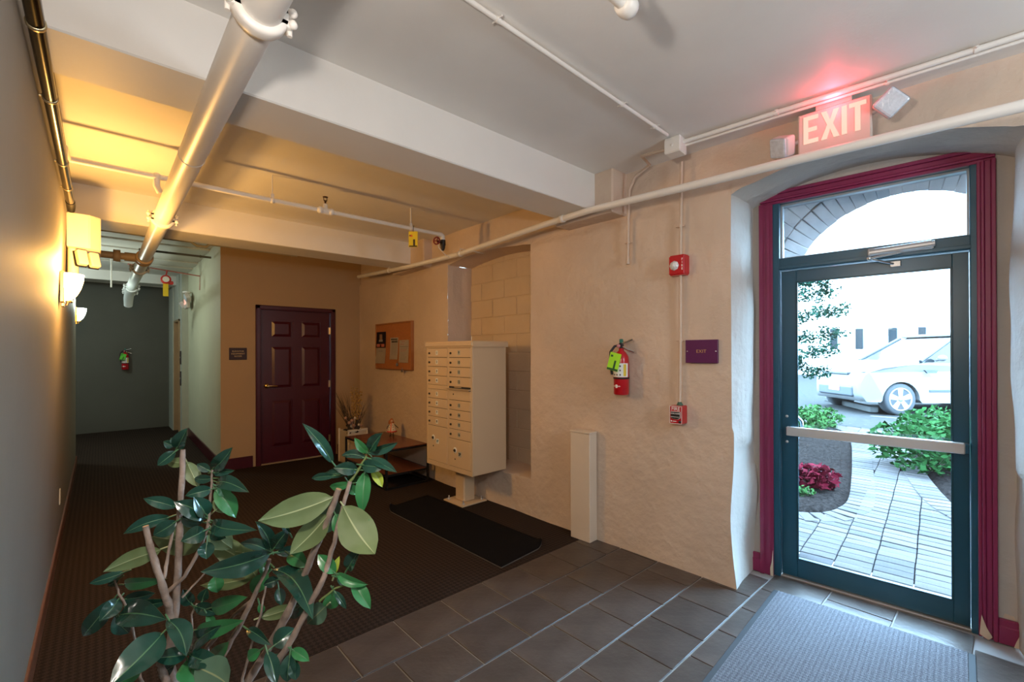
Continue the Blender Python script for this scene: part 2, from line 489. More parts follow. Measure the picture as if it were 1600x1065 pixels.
bm = B(); box(bm, -.9, -1.9, -.02, 3.6, -1.78, 3.0); struct(obj('wall_front', bm, left_paint))
def slab(bm, pts, z0, z1):
    lo = [bm.verts.new((x, y, z0)) for x, y in pts]; hi = [bm.verts.new((x, y, z1)) for x, y in pts]
    n = len(pts); fs = [bm.faces.new(list(reversed(lo))), bm.faces.new(hi)] + [bm.faces.new((lo[i], lo[(i + 1) % n], hi[(i + 1) % n], hi[i])) for i in range(n)]
    bmesh.ops.recalc_face_normals(bm, faces=fs)
# back wall with door opening
bm = B()
slab(bm, [(1.14, YF), (1.56, YF), (1.56, YF + .16), (1.32, YF + .16)], -.02, 3.0); box(bm, 2.56, YF, -.02, 3.1, YF + .16, 3.0); box(bm, 1.56, YF, 2.13, 2.56, YF + .16, 3.0)
bm.faces.ensure_lookup_table()
struct(obj('wall_back', bm, tan_wall))
bm = B(); slab(bm, [(1.139, YF + .0005), (1.33, YF + .17), (1.33, 10.1), (1.20, 10.1)], -.02, 3.0)
struct(obj('wall_corridor', bm, green_paint))
# corridor: jog with the lift opening
bm = B()
box(bm, 1.10, 10.1, -.02, 1.3, 10.34, 3.0); box(bm, 1.06, 11.05, -.02, 1.3, 11.8, 3.0); box(bm, 1.08, 10.34, 2.12, 1.3, 11.05, 3.0)
struct(obj('wall_lift', bm, M('lift_wall_paint', (.46, .48, .42), .65, var=.03)))
door3 = struct(thing('door_3', 'tan lift door in the corridor side wall', None, (1.12, 10.7, 0), math.pi / 2))
lift_m = M('lift_door', (.36, .24, .13), .5, var=.05)
bm = B(); box(bm, -.36, -.06, 0, .36, -.04, 2.12); obj('door_panel', bm, lift_m, door3)
for s in (-1, 1):
    bm = B(); box(bm, s * .355 - .02, -.05, 0, s * .355 + .02, .045, 2.14, .003); obj('jamb', bm, lift_m, door3)
bm = B(); box(bm, -.375, -.05, 2.1, .375, .045, 2.14, .003); obj('door_head', bm, lift_m, door3)
# baseboards
bm = B(); box(bm, 1.135, YF - .018, 0, 1.50, YF, .15, .004); box(bm, 2.62, YF - .018, 0, 3.0, YF, .15, .004); struct(obj('baseboard_back', bm, maroon))
bm = B(); slab(bm, [(1.142, YF + .01), (1.202, 10.1), (1.185, 10.1), (1.122, YF - .018)], 0, .15); struct(obj('baseboard_corridor', bm, maroon))

# ------------------------------------------------------------------ entry wall infill, door_1
entry = struct(thing('wall_entry', None, None, (0, 0, 0), RW))
bm = B()
box(bm, -.97, 3.444, -.02, -.86, 3.60, 2.75); box(bm, .20, 3.444, -.02, .33, 3.60, 2.75); box(bm, -.86, 3.444, 2.54, .20, 3.60, 2.75)
obj('infill', bm, plaster_door, entry)
for u0, u1 in ((-.945, -.882), (.226, .30)):
    bm = B(); box(bm, u0, 3.424, 0, u1, 3.444, .125, .004); box(bm, u0, 3.418, .0, u1, 3.444, .09, .004)
    obj('baseboard', bm, maroon_trim, entry)
door1 = struct(thing('door_1', 'glazed dark teal entry door under a transom with maroon casing', None, (0, 0, 0), RW))
# casing with stepped moulding
def casing(bm, u0, u1, z0, z1, vert):
    # several ribs across the width
    steps = [(0, .22, .012), (.22, .40, .022), (.40, .75, .016), (.75, 1, .028)]
    for a, b_, d in steps:
        if vert: box(bm, u0 + (u1 - u0) * a, 3.444 - d, z0, u0 + (u1 - u0) * b_, 3.455, z1, .003)
        else: box(bm, u0, 3.444 - d, z0 + (z1 - z0) * a, u1, 3.455, z0 + (z1 - z0) * b_, .003)
for nm, u0, u1, z0, z1, vert in (('casing', -.808, -.882, 0, 2.495, True), ('casing', .156, .226, 0, 2.50, True), ('casing', -.881, .225, 2.492, 2.573, False)):
    bm = B(); casing(bm, u0, u1, z0, z1, vert)
    bmesh.ops.recalc_face_normals(bm, faces=bm.faces[:]); obj(nm, bm, maroon_trim, door1)
bm = B(); box(bm, -.81, 3.44, 0, -.768, 3.55, 2.50, .004); box(bm, .130, 3.44, 0, .16, 3.55, 2.50, .004); box(bm, -.77, 3.44, 2.494, .135, 3.55, 2.52, .004); box(bm, -.77, 3.445, 2.045, .135, 3.55, 2.123, .004)
box(bm, -.77, 3.436, 2.05, .135, 3.446, 2.07, .002)
obj('door_frame', bm, teal_metal, door1)
bm = B(); box(bm, -.772, 3.508, 2.118, .134, 3.514, 2.50); obj('transom_pane', bm, clear, door1)
bm = B()
for a in ((-.77, 2.123, -.757, 2.494), (.121, 2.123, .132, 2.494), (-.77, 2.48, .132, 2.494), (-.77, 2.123, .132, 2.134)):
    box(bm, a[0], 3.485, a[1], a[2], 3.525, a[3], .002)
obj('transom_stop', bm, M('stop_metal', (.35, .38, .40), .4, .5), door1)
leafd = bpy.data.objects.new('door_leaf', None); COL.objects.link(leafd); leafd.parent = door1
bm = B()
box(bm, -.765, 3.48, .012, -.677, 3.525, 2.04, .003); box(bm, .062, 3.48, .012, .128, 3.525, 2.04, .003)
box(bm, -.678, 3.48, 1.963, .063, 3.525, 2.04, .003); box(bm, -.678, 3.48, .012, .063, 3.525, .131, .003)
obj('stile_frame', bm, teal_metal, leafd)
bm = B()
for a in ((-.679, .131, -.669, 1.965), (.054, .131, .064, 1.965), (-.677, 1.955, .062, 1.965), (-.677, .13, .062, .14)):
    box(bm, a[0], 3.473, a[1], a[2], 3.481, a[3], .002)
obj('glazing_bead', bm, M('bead_dark', (.015, .06, .08), .3), leafd)
bm = B(); box(bm, -.678, 3.498, .13, .063, 3.504, 1.965); obj('glass_pane', bm, clear, leafd)
bm = B(); box(bm, -.725, 3.405, .952, .108, 3.44, 1.01, .004); obj('push_bar', bm, alu, leafd)
bm = B(); box(bm, .060, 3.41, .955, .125, 3.482, 1.005, .004); box(bm, -.74, 3.44, .96, -.70, 3.482, 1.0, .003); obj('bar_bracket', bm, teal_metal, leafd)
bm = B()
for z in (.90, 1.07): lathe(bm, [(0, 3.474), (.008, 3.475), (.010, 3.482)], 12, center=(-.735, 0, z), axis='y')
obj('through_bolt', bm, alu, leafd)
bm = B(); tube(bm, [(-.715, 3.53, .90), (-.70, 3.575, .905), (-.675, 3.60, .94), (-.67, 3.605, .985), (-.675, 3.60, 1.03), (-.70, 3.575, 1.065), (-.715, 3.53, 1.07)], .010, 10)
obj('pull_handle', bm, chrome, leafd)
chip = M('bare_plaster_chip', (.62, .50, .38), .8)
for pts_ in ([(-.895, .13), (-.872, .10), (-.868, .16), (-.88, .24), (-.893, .30)], [(-.822, .0), (-.806, .0), (-.808, .17), (-.815, .09), (-.824, .05)], [(.158, .02), (.19, .0), (.205, .02), (.185, .06), (.166, .12)], [(.245, .128), (.29, .128), (.282, .145), (.25, .15)], [(.28, .0), (.298, .0), (.298, .06), (.288, .03)]):
    bm = B(); yv = 3.4155 if .1 < pts_[0][0] < .22 or -.83 < pts_[0][0] < -.80 else (3.4165 if pts_[0][0] > .27 else 3.443)
    prism(bm, pts_, yv - .0012, yv + .006); obj('paint_chip', bm, chip, door1)
# closer on the head rail
bm = B(); tube(bm, [(-.29, 3.418, 2.085), (-.02, 3.418, 2.095)], .021, 14); box(bm, -.30, 3.415, 2.068, -.01, 3.446, 2.112, .006); tube(bm, [(-.02, 3.418, 2.095), (-.005, 3.418, 2.096)], .016, 12)
obj('door_closer', bm, alu, door1)
bm = B(); tube(bm, [(-.15, 3.405, 2.065), (-.29, 3.37, 2.045)], .007, 8); tube(bm, [(-.29, 3.37, 2.045), (-.18, 3.475, 2.012)], .007, 8); sphere(bm, (-.29, 3.37, 2.045), .014); box(bm, -.20, 3.465, 1.995, -.15, 3.482, 2.03, .003)
obj('closer_arm', bm, chrome, door1)
bm = B(); box(bm, -.79, 3.452, -.004, .155, 3.53, .012, .004); obj('threshold', bm, M('threshold_metal', (.42, .38, .34), .4, .7), door1)

# ------------------------------------------------------------------ door_2: red six-panel door in the back wall
door2 = struct(thing('door_2', 'dark maroon six-panel door in the tan back wall', None, (0, YF, 0)))
bm = B()
for (x0, z0, x1, z1) in ((1.535, 0, 1.60, 2.15), (2.525, 0, 2.592, 2.15), (1.535, 2.09, 2.592, 2.15)):
    box(bm, x0, -.022, z0, x1, .02, z1, .005)
    box(bm, x0 + .012, -.028, z0 if z0 < 1 else z0 + .012, x1 - .012, -.018, z1 - .012, .004)
box(bm, 1.56, .0, 0, 1.60, .16, 2.13); box(bm, 2.525, 0, 0, 2.56, .16, 2.13); box(bm, 1.56, 0, 2.095, 2.56, .16, 2.13)
obj('casing', bm, maroon, door2)
LX0, LX1, LZ1 = 1.602, 2.523, 2.092
bm = B()
W_ = LX1 - LX0; pc = [(LX0 + .13, LX0 + .13 + .27), (LX1 - .13 - .27, LX1 - .13)]
pz = [(.22, .86), (1.02, 1.60), (1.72, 1.95)]
# stiles and rails around recessed fields
xs = [LX0, pc[0][0], pc[0][1], pc[1][0], pc[1][1], LX1]; zz = [.012, pz[0][0], pz[0][1], pz[1][0], pz[1][1], pz[2][0], pz[2][1], LZ1]
for i in range(5):
    for k in range(7):
        if i in (1, 3) and k in (1, 3, 5):
            box(bm, xs[i], .042, zz[k], xs[i + 1], .055, zz[k + 1])
        else: box(bm, xs[i], .03, zz[k], xs[i + 1], .065, zz[k + 1])
obj('door_leaf', bm, maroon, door2)
for i in (0, 1):
    for k in range(3):
        bm = B(); x0, x1 = pc[i]; z0, z1 = pz[k]
        a = [bm.verts.new((x0 + dx, .042, z0 + dz)) for dx, dz in ((.012, .012), (x1 - x0 - .012, .012), (x1 - x0 - .012, z1 - z0 - .012), (.012, z1 - z0 - .012))]
        b_ = [bm.verts.new((x0 + dx, .028, z0 + dz)) for dx, dz in ((.045, .045), (x1 - x0 - .045, .045), (x1 - x0 - .045, z1 - z0 - .045), (.045, z1 - z0 - .045))]
        bm.faces.new(b_)
        for j in range(4): bm.faces.new((a[j], a[(j + 1) % 4], b_[(j + 1) % 4], b_[j]))
        bmesh.ops.recalc_face_normals(bm, faces=bm.faces[:])
        for f in bm.faces:
            if f.normal.y > .5: f.normal_flip()
        obj('panel', bm, maroon, door2)
bm = B(); lathe(bm, [(0, -.012), (.028, -.010), (.032, 0), (.033, .03)], 20, center=(LX0 + .07, 0, 1.06), axis='y')
tube(bm, [(LX0 + .07, .02, 1.06), (LX0 + .07, -.045, 1.06)], .011, 10)
tube(bm, [(LX0 + .07, -.045, 1.06), (LX0 + .10, -.05, 1.06), (LX0 + .19, -.045, 1.055)], [.012, .011, .008], 10)
tag(obj('door_handle', bm, brass, door2), 'brass lever handle')
for z in (.25, 1.05, 1.83):
    bm = B(); tube(bm, [(LX1 + .004, .022, z - .05), (LX1 + .004, .022, z + .05)], .008, 8); box(bm, LX1 - .02, .026, z - .05, LX1, .031, z + .05)
    obj('hinge', bm, M('hinge_brass', (.75, .60, .38), .3, .9), door2)
bm = B(); box(bm, LX0 - .02, -.02, 0, LX1 + .02, .1, .011, .003); obj('threshold', bm, M('tan_threshold', (.36, .25, .13), .5), door2)

# ------------------------------------------------------------------ pipes and conduits
# big white drain main below the beams
XP, ZP, RP = .353, 2.52, .0575
bp = thing('sprinkler_main', 'fat white pipe running below the beams down the corridor', 'pipe', (XP, 0, ZP))
bm = B(); tube(bm, [(0, -1.7, 0), (0, 6.15, 0)], RP, 32); obj('pipe', bm, pipe_white, bp)
bm = B(); tube(bm, [(0, 6.15, 0), (0, 7.4, -.01)], RP, 28); obj('pipe', bm, pipe_white, bp)
bm = B(); tube(bm, [(0, 7.4, -.01), (-.005, 8.7, -.03), (-.01, 9.1, -.05), (-.01, 9.5, -.13), (-.01, 9.6, -.24)], [RP, RP, .062, .062, .055], 24); obj('elbow', bm, M('pipe_grey_white', (.62, .66, .68), .4), bp)
def coupling(y, r, mat, z=0, wd=.05):
    bm = B()
    lathe(bm, [(r + .001, -wd / 2), (r + .016, -wd / 2), (r + .02, -wd / 4), (r + .02, wd / 4), (r + .016, wd / 2), (r + .001, wd / 2)], 32, axis='y', center=(0, y, z))
    for s in (-1, 1):
        a = math.radians(4) * s
        for dz in (-.017, .017):
            box(bm, s * (r + .008) - .022, y - wd / 2, z + dz - .012, s * (r + .008) + .022, y + wd / 2, z + dz + .012, .006, seg=2)
            sphere(bm, (s * (r + .028), y - wd / 2, z + dz), .0135)
        tube(bm, [(s * (r + .026), y, z - .042), (s * (r + .026), y, z + .042)], .008, 8)
    return obj('coupling', bm, mat, bp)
coupling(1.50, RP, pipe_white); coupling(4.30, RP, pipe_white); coupling(7.0, RP, M('pipe_dusty', (.50, .49, .44), .5), -.005)
for y in (8.8, 9.25): coupling(y, .058, M('pipe_grey_white', (.6, .6, .6)), -.05 if y > 9 else -.03, .07)
bm = B(); lathe(bm, [(RP + .0005, -.006), (RP + .002, -.005), (RP + .002, .005), (RP + .0005, .006)], 32, axis='y', center=(0, 2.84, 0)); obj('joint_ring', bm, pipe_white, bp)
tan_pipe = M('pipe_tan', (.42, .29, .15), .5)
bm = B(); lathe(bm, [(RP + .001, -.10), (RP + .018, -.10), (RP + .02, -.06), (RP + .01, -.05), (RP + .01, .05), (RP + .02, .06), (RP + .018, .10), (RP + .001, .10)], 28, axis='y', center=(0, 6.25, 0))
tube(bm, [(-.02, 6.25, 0), (-.16, 6.25, 0)], .045, 18); obj('tee', bm, tan_pipe, bp)
bm = B(); tube(bm, [(-.16, 6.25, 0), (-.535, 6.25, .0)], .036, 16); lathe(bm, [(.037, -.03), (.062, -.028), (.062, .028), (.037, .03)], 16, axis='x', center=(-.22, 6.25, 0)); obj('branch_pipe', bm, tan_pipe, bp)

# pipe along the right wall
pts = [(2.75, 6.30, 2.594), (2.73, 4.851, 2.529), (2.72, 3.809, 2.507), (2.70, 2.60, 2.548), (2.70, 2.12, 2.558), (2.705, 1.117, 2.518), (2.71, .724, 2.507), (2.72, -.034, 2.476), (2.74, -1.0, 2.45), (2.75, -1.7, 2.43)]
wp = thing('wall_pipe', 'long white pipe crossing the plaster wall above the exit door', 'pipe', (0, 0, 0))
bm = B(); tube(bm, pts, .0245, 14); obj('pipe', bm, pipe_white, wp)
for i, y in ((0, 5.35), (2, 3.78), (3, 2.38)):
    bm = B()
    for (a, b_) in zip(pts, pts[1:]):
        if b_[1] <= y <= a[1]:
            t = (a[1] - y) / (a[1] - b_[1]); c = Vector(a).lerp(Vector(b_), t)
    lathe(bm, [(.0245, -.02), (.030, -.018), (.030, .018), (.0245, .02)], 14, axis='y', center=c); tube(bm, [c, c + Vector((0, 0, .05)), c + Vector((.30, 0, .05))], .006, 6)
    obj('pipe_clip', bm, pipe_white, wp)

# sprinkler branch in the middle bay
YS = 3.807; ZS = 2.672
sp = thing('sprinkler_pipe', 'thin white sprinkler pipe hung across the golden middle bay', 'pipe', (0, YS, ZS))
bm = B(); tube(bm, [(-.145, 0, 0), (2.50, 0, 0)], .0185, 14); obj('pipe', bm, pipe_white, sp)
for x in (.98, 2.172):
    bm = B(); tube(bm, [(x, 0, .0), (x, 0, HC - ZS)], .0045 if x < 1.5 else .007, 8); lathe(bm, [(.019, -.012), (.023, -.01), (.023, .01), (.019, .012)], 12, axis='x', center=(x, 0, 0)); box(bm, x - .012, -.012, .015, x + .012, .012, .05, .003)
    obj('hanger', bm, pipe_white, sp)
bm = B(); tube(bm, [(1.33, 0, 0), (1.43, 0, 0)], .027, 14); lathe(bm, [(.02, 0), (.02, .05), (.014, .06)], 12, center=(1.38, 0, 0))
for s in (-1, 1): sphere(bm, (1.38 + s * .045, -.01, 0), .029, seg=12)
obj('tee', bm, pipe_white, sp)
bm = B(); tube(bm, [(1.38, 0, .06), (1.38, 0, .085)], .008, 8); lathe(bm, [(0, .118), (.02, .118), (.022, .115), (0, .113)], 12, center=(1.38, 0, 0)); tube(bm, [(1.368, 0, .085), (1.366, 0, .115)], .003, 6); tube(bm, [(1.392, 0, .085), (1.394, 0, .115)], .003, 6); tube(bm, [(1.37, 0, .085), (1.39, 0, .085)], .006, 6)
obj('sprinkler_head', bm, M('sprinkler_bronze', (.07, .03, .015), .4, .6), sp)
bm = B(); tube(bm, [(.28, 0, 0), (.28, 0, -.06), (.30, .01, -.10)], .02, 12); sphere(bm, (.28, 0, 0), .028); obj('drop_elbow', bm, pipe_white, sp)
bm = B(); tube(bm, [(2.46, 0, 0), (2.505, 0, 0), (2.525, 0, -.012), (2.53, 0, -.05)], [.021, .025, .025, .024], 14); obj('end_elbow', bm, pipe_white, sp)
vb = M('valve_black', (.02, .016, .014), .45, .4)
bm = B(); tube(bm, [(2.53, 0, -.05), (2.53, 0, -.10), (2.53, 0, -.105), (2.53, 0, -.13), (2.53, 0, -.155)], [.026, .028, .024, .022, .012], 14); tube(bm, [(2.53, 0, -.08), (2.46, -.03, -.08), (2.435, -.04, -.08)], [.018, .010, .008], 10); obj('drain_valve', bm, vb, sp)
bm = B()
c = Vector((2.43, -.042, -.08)); d = Vector((-.07, -.03, 0)).normalized(); e = d.cross(Vector((0, 0, 1)))
tube(bm, [c + (e * math.cos(a) + Vector((0, 0, 1)) * math.sin(a)) * .034 for a in [2 * math.pi * k / 18 for k in range(19)]], .007, 8)
for k in range(3):
    a = k * math.pi * 2 / 3; tube(bm, [c, c + (e * math.cos(a) + Vector((0, 0, 1)) * math.sin(a)) * .034], .005, 6)
obj('hand_wheel', bm, M('wheel_red', (.20, .006, .012), .4), sp)
bm = B(); tube(bm, [(2.46, -.02, -.10), (2.47, -.02, -.14), (2.55, -.02, -.20), (2.60, -.02, -.215)], .004, 6); obj('tag_wire', bm, pipe_white, sp)
# yellow tag hung on the pipe by the hanger
yt = thing('inspection_tag', 'bright yellow inspection tag hanging from the sprinkler pipe by the valve', 'tag', (2.168, YS - .05, ZS - .10), R(-42))
bm = B(); box(bm, -.042, -.002, -.085, .042, .002, .062, .003); obj('card', bm, M('tag_yellow', (.80, .60, .02), .55), yt)
bm = B(); box(bm, -.032, -.0032, .012, -.006, -.002, .03); obj('print', bm, M('tag_orange', (.75, .16, .02), .6), yt)
bm = B(); box(bm, -.036, -.0032, -.082, .036, -.002, -.070); box(bm, .0, -.0032, -.07, .018, -.002, -.012); box(bm, -.034, -.0033, .018, -.024, -.002, .03); tag(obj('print', bm, M('tag_print', (.05, .03, .01), .6), yt), kind='stuff')
bm = B(); tube(bm, [(0, 0, .06), (.002, 0, .10), (0, .03, .125)], .0025, 6); obj('tie', bm, ink, yt)

# front bay sprinkler stub
sf = thing('sprinkler_pipe', 'short white sprinkler pipe ending in a capped tee near the ceiling light patch', 'pipe', (1.27, .836, 2.62))
bm = B(); tube(bm, [(-1.15, .0, 0), (0, 0, 0)], .0205, 14); obj('pipe', bm, pipe_white, sf)
bm = B(); lathe(bm, [(.021, -.035), (.030, -.033), (.034, -.015), (.034, .005), (.030, .02), (.0, .026)], 18, axis='x'); lathe(bm, [(.022, 0), (.022, .045), (.018, .052)], 14); obj('tee_cap', bm, pipe_white, sf)
bm = B(); tube(bm, [(0, 0, .05), (0, 0, .085)], .009, 8); lathe(bm, [(.0, .085), (.012, .085), (.012, .092), (.004, .1), (.004, .12), (.022, .122), (.022, .126), (0, .126)], 14); obj('sprinkler_head', bm, M('sprinkler_bronze', (.07, .03, .015)), sf)

# polished dark pipe up along the left wall
lp = thing('wall_pipe', 'polished dark bronze pipe high along the left wall beside the beams', 'pipe', (-.142, 0, 2.50))
bm = B(); tube(bm, [(0, -1.7, 0), (0, 4.15, 0)], .021, 16); obj('pipe', bm, dark_bronze, lp)
for y in (1.98, 2.52, 3.32, 3.8):
    bm = B(); lathe(bm, [(.021, -.008), (.0245, -.007), (.0245, .007), (.021, .008)], 14, axis='y', center=(0, y, 0))
    if y != 1.98: tube(bm, [(-.02, y, 0), (-.055, y, 0)], .005, 6)
    obj('pipe_clip', bm, M('clip_brass', (.6, .5, .3), .3, .9), lp)
bm = B(); tube(bm, [(0, 4.15, 0), (0, 4.24, -.005), (.0, 4.28, -.03)], [.024, .024, .02], 12); obj('end_fitting', bm, black_metal, lp)
bm = B(); tube(bm, [(-.0, 3.36, 0.02), (-.0, 3.45, .12), (0, YS, ZS - 2.5)], .016, 12); obj('riser', bm, pipe_white, lp)

# conduits on the ceiling and the right wall
def conduit(name, label, pts, r, mat=pipe_white, clips=()):
    t = thing(name, label, 'conduit', (0, 0, 0))
    bm = B(); tube(bm, pts, r, 12); obj('tube', bm, mat, t)
    for c, d in clips:
        bm = B(); c = Vector(c); d = Vector(d).normalized(); s = Vector((0, 0, 1)).cross(d) if abs(d.z) < .5 else Vector((0, 1, 0))
        tube(bm, [c - d * .008, c + d * .008], r + .004, 10); tube(bm, [c - s * .03, c + s * .03], .004, 6)
        obj('strap', bm, mat, t)
    return t
conduit('ceiling_conduit', 'white conduit crossing the ceiling toward the junction box', [(-.1, 1.36, 2.846), (2.60, 1.43, 2.842)], .0105, clips=[((1.19, 1.393, 2.845), (1, 0, 0)), ((2.45, 1.427, 2.843), (1, 0, 0)), ((2.1, 1.417, 2.844), (1, 0, 0))])
jb = thing('junction_box', 'square white junction box on the ceiling where the conduits meet', 'electrical box', WP(-1.22, 2.845, 2.80), RW)
bm = B(); box(bm, -.052, -.052, -.035, .052, .052, .066, .006); obj('box', bm, pipe_white, jb)
bm = B(); box(bm, -.05, -.056, -.032, .05, -.051, .05, .003); lathe(bm, [(0, -.060), (.008, -.059), (.009, -.055)], 10, center=(0, 0, .01), axis='y'); obj('cover_plate', bm, pipe_white, jb)
pa, pb = WP(-1.17, 2.85, 2.835), WP(1.2, 2.90, 2.84)
conduit('ceiling_conduit', 'thicker white conduit along the ceiling edge above the exit sign', [pa, pb], .013, clips=[(pa.lerp(pb, .22), pb - pa), (pa.lerp(pb, .55), pb - pa)])
pa, pb = WP(-1.17, 2.885, 2.825), WP(1.2, 2.935, 2.832)
conduit('ceiling_conduit', 'thinner white conduit running close to the wall beside the thicker one', [pa, pb], .008, clips=[(pa.lerp(pb, .42), pb - pa)])
cw = [WP(-1.27, 2.86, 2.825), WP(-1.46, 2.855, 2.83), (2.88, 1.72, 2.825), (2.915, 1.86, 2.79), (2.925, 1.915, 2.71), (2.928, 1.925, 2.60), (2.93, 1.935, 2.2)]
c2 = conduit('wall_conduit', 'short wall conduit bending off the ceiling and ending in a cap', cw, .0105, plaster, clips=[((2.93, 1.93, 2.32), (0, 0, 1))])
bm = B(); tube(bm, [(2.93, 1.935, 2.2), (2.93, 1.935, 2.16)], .014, 10); obj('end_cap', bm, plaster, c2)
conduit('wall_conduit', 'long wall conduit dropping past the strobe to the pull station', [(2.945, 1.515, 2.80), (2.945, 1.525, 2.2), (2.95, 1.53, 1.6), (2.945, 1.535, 1.135)], .0105, plaster, clips=[((2.945, 1.527, 2.36), (0, 0, 1)), ((2.95, 1.53, 1.58), (0, 0, 1))])

# corridor pipework
conduit('corridor_pipe', 'white capped pipe just under the golden beam by the back wall', [(-.15, 6.4, 2.80), (.78, 6.4, 2.80), (.84, 6.4, 2.76), (.93, 6.4, 2.76), (.98, 6.4, 2.80), (1.95, 6.4, 2.80)], .017, M('pipe_dusty2', (.46, .44, .36), .5), clips=[((1.88, 6.4, 2.8), (1, 0, 0)), ((.35, 6.4, 2.8), (1, 0, 0)), ((.98, 6.4, 2.8), (1, 0, 0))])
conduit('corridor_pipe', 'dark thin pipe crossing the corridor behind the fat pipe', [(.36, 7.3, 2.80), (1.12, 7.3, 2.80)], .014, M('pipe_dark', (.10, .10, .08), .5), clips=[((1.0, 7.3, 2.80), (1, 0, 0))])
conduit('corridor_pipe', 'red-tinted conduit over the gauge near the corridor exit sign', [(.3, 8.6, 2.80), (1.17, 8.6, 2.72), (1.17, 8.6, 2.5)], .010, M('conduit_red', (.42, .16, .13), .5))
conduit('corridor_pipe', 'pale pipe along the end wall top', [(-2.0, 11.4, 2.86), (1.05, 11.4, 2.84)], .022)
conduit('corridor_pipe', 'thin vertical pipe at the far elbow', [(.13, 9.1, 2.5), (.13, 9.1, HC2)], .010)
fs = thing('flow_gauge', 'small red gauge with a yellow tag hanging in the corridor', 'gauge', (.73, 8.45, 2.60), R(-5))
bm = B(); lathe(bm, [(0, -.05), (.06, -.05), (.065, -.04), (.065, .03), (0, .03)], 20, axis='y'); box(bm, .02, -.03, -.07, .09, .02, -.02, .01); tube(bm, [(0, 0, .06), (.01, .08, .12), (.01, .15, .158)], .010, 8); obj('body', bm, M('gauge_red', (.55, .02, .02), .35), fs)
bm = B(); lathe(bm, [(0, -.053), (.042, -.052)], 20, axis='y'); obj('dial', bm, label_white, fs)
bm = B(); box(bm, -.035, -.03, -.25, .03, -.026, -.06, .003); obj('tag', bm, M('tag_yellow', (.8, .6, .02)), fs)

# ------------------------------------------------------------------ sconces and the emergency light box
glow_warm = M('sconce_glass_warm', (.9, .8, .6), .4, emit=(1, .74, .42), es=5.0)
glow_cool = M('sconce_glass_cool', (.9, .9, .85), .4, emit=(.86, 1, .90), es=3.4)
def sconce(loc, label, glass):
    t = thing('wall_sconce', label, 'wall light', loc, math.pi / 2)
    bm = B(); box(bm, -.075, -.022, -.10, .075, 0, .095, .004); box(bm, -.03, -.02, -.125, .03, -.004, -.10, .003); obj('back_plate', bm, brass, t)
    prof = [(.008, -.085), (.03, -.078), (.056, -.05), (.076, -.005), (.088, .045), (.091, .085), (.086, .085), (.083, .045), (.071, 0), (.052, -.044), (.026, -.070), (.008, -.078)]
    bm = B(); lathe(bm, prof, 22, a0=math.pi, a1=2 * math.pi, center=(0, -.022, 0)); obj('glass_bowl', bm, glass, t)
    bm = B(); sphere(bm, (0, -.05, -.088), .011); tube(bm, [(0, -.04, -.085), (0, -.03, -.115)], .006, 6); obj('finial', bm, brass, t)
    return t
sconce((-.186, 4.06, 1.925), 'glowing amber half-bowl sconce nearest the emergency box on the left wall', glow_warm)
sconce((-.240, 8.3, 2.02), 'small white glowing half-bowl sconce far down the corridor', glow_cool)
sconce((-.190, .42, 1.85), 'half-bowl sconce on the left wall at the tiled end of the lobby', M('sconce_glass_near', (.9, .85, .75), .4, emit=(1, .85, .66), es=4.0))
eb = thing('emergency_light', 'cream emergency light box with tilted lamp flaps high on the left wall', 'emergency light', (-.173, 4.50, 2.385))
bm = B(); poly = [(0, 0), (.12, 0), (.18, .06), (.18, .42), (0, .42)]
lo = [bm.verts.new((x, y, -.118)) for x, y in poly]; hi = [bm.verts.new((x, y, .125)) for x, y in poly]
bm.faces.new(list(reversed(lo))); bm.faces.new(hi)
for i in range(5): bm.faces.new((lo[i], lo[(i + 1) % 5], hi[(i + 1) % 5], hi[i]))
bmesh.ops.recalc_face_normals(bm, faces=bm.faces[:])
bmesh.ops.bevel(bm, geom=bm.edges[:], offset=.005, segments=2, affect='EDGES')
obj('housing', bm, M('cream_plastic', (.76, .66, .50), .5), eb)
for x, yy in ((.085, .0), (.15, .07)):
    bm = B(); c = Vector((x, yy + .03, -.175)); mm = Matrix.Translation(c) @ Matrix.Rotation(R(28), 4, 'Z') @ Matrix.Rotation(R(-18), 4, 'X')
    b2 = B(); box(b2, -.03, -.006, -.062, .03, .04, .05, .008); b2.transform(mm); obj('lamp_head', b2, M('cream_plastic', (.76, .66, .5)), eb)
    b2 = B(); box(b2, -.034, .038, -.066, .034, .05, .054, .004); b2.transform(mm); obj('lamp_bezel', b2, black_metal, eb); bm.free()
bm = B(); tube(bm, [(.03, .1, -.12), (.03, .1, -.30)], .03, 12); obj('conduit_drop', bm, M('cream_plastic', (.7, .6, .5)), eb)

# outlet on the left wall
ou = thing('wall_outlet', 'pale outlet cover low on the left wall', 'outlet', (-.232, 4.95, .40), math.pi / 2)
bm = B(); box(bm, -.035, -.006, -.058, .035, 0, .058, .003); obj('cover', bm, label_white, ou)
bm = B()
for z in (-.022, .022): box(bm, -.012, -.008, z - .012, .012, -.005, z + .012, .002)
obj('socket', bm, M('socket_grey', (.55, .52, .48), .5), ou)

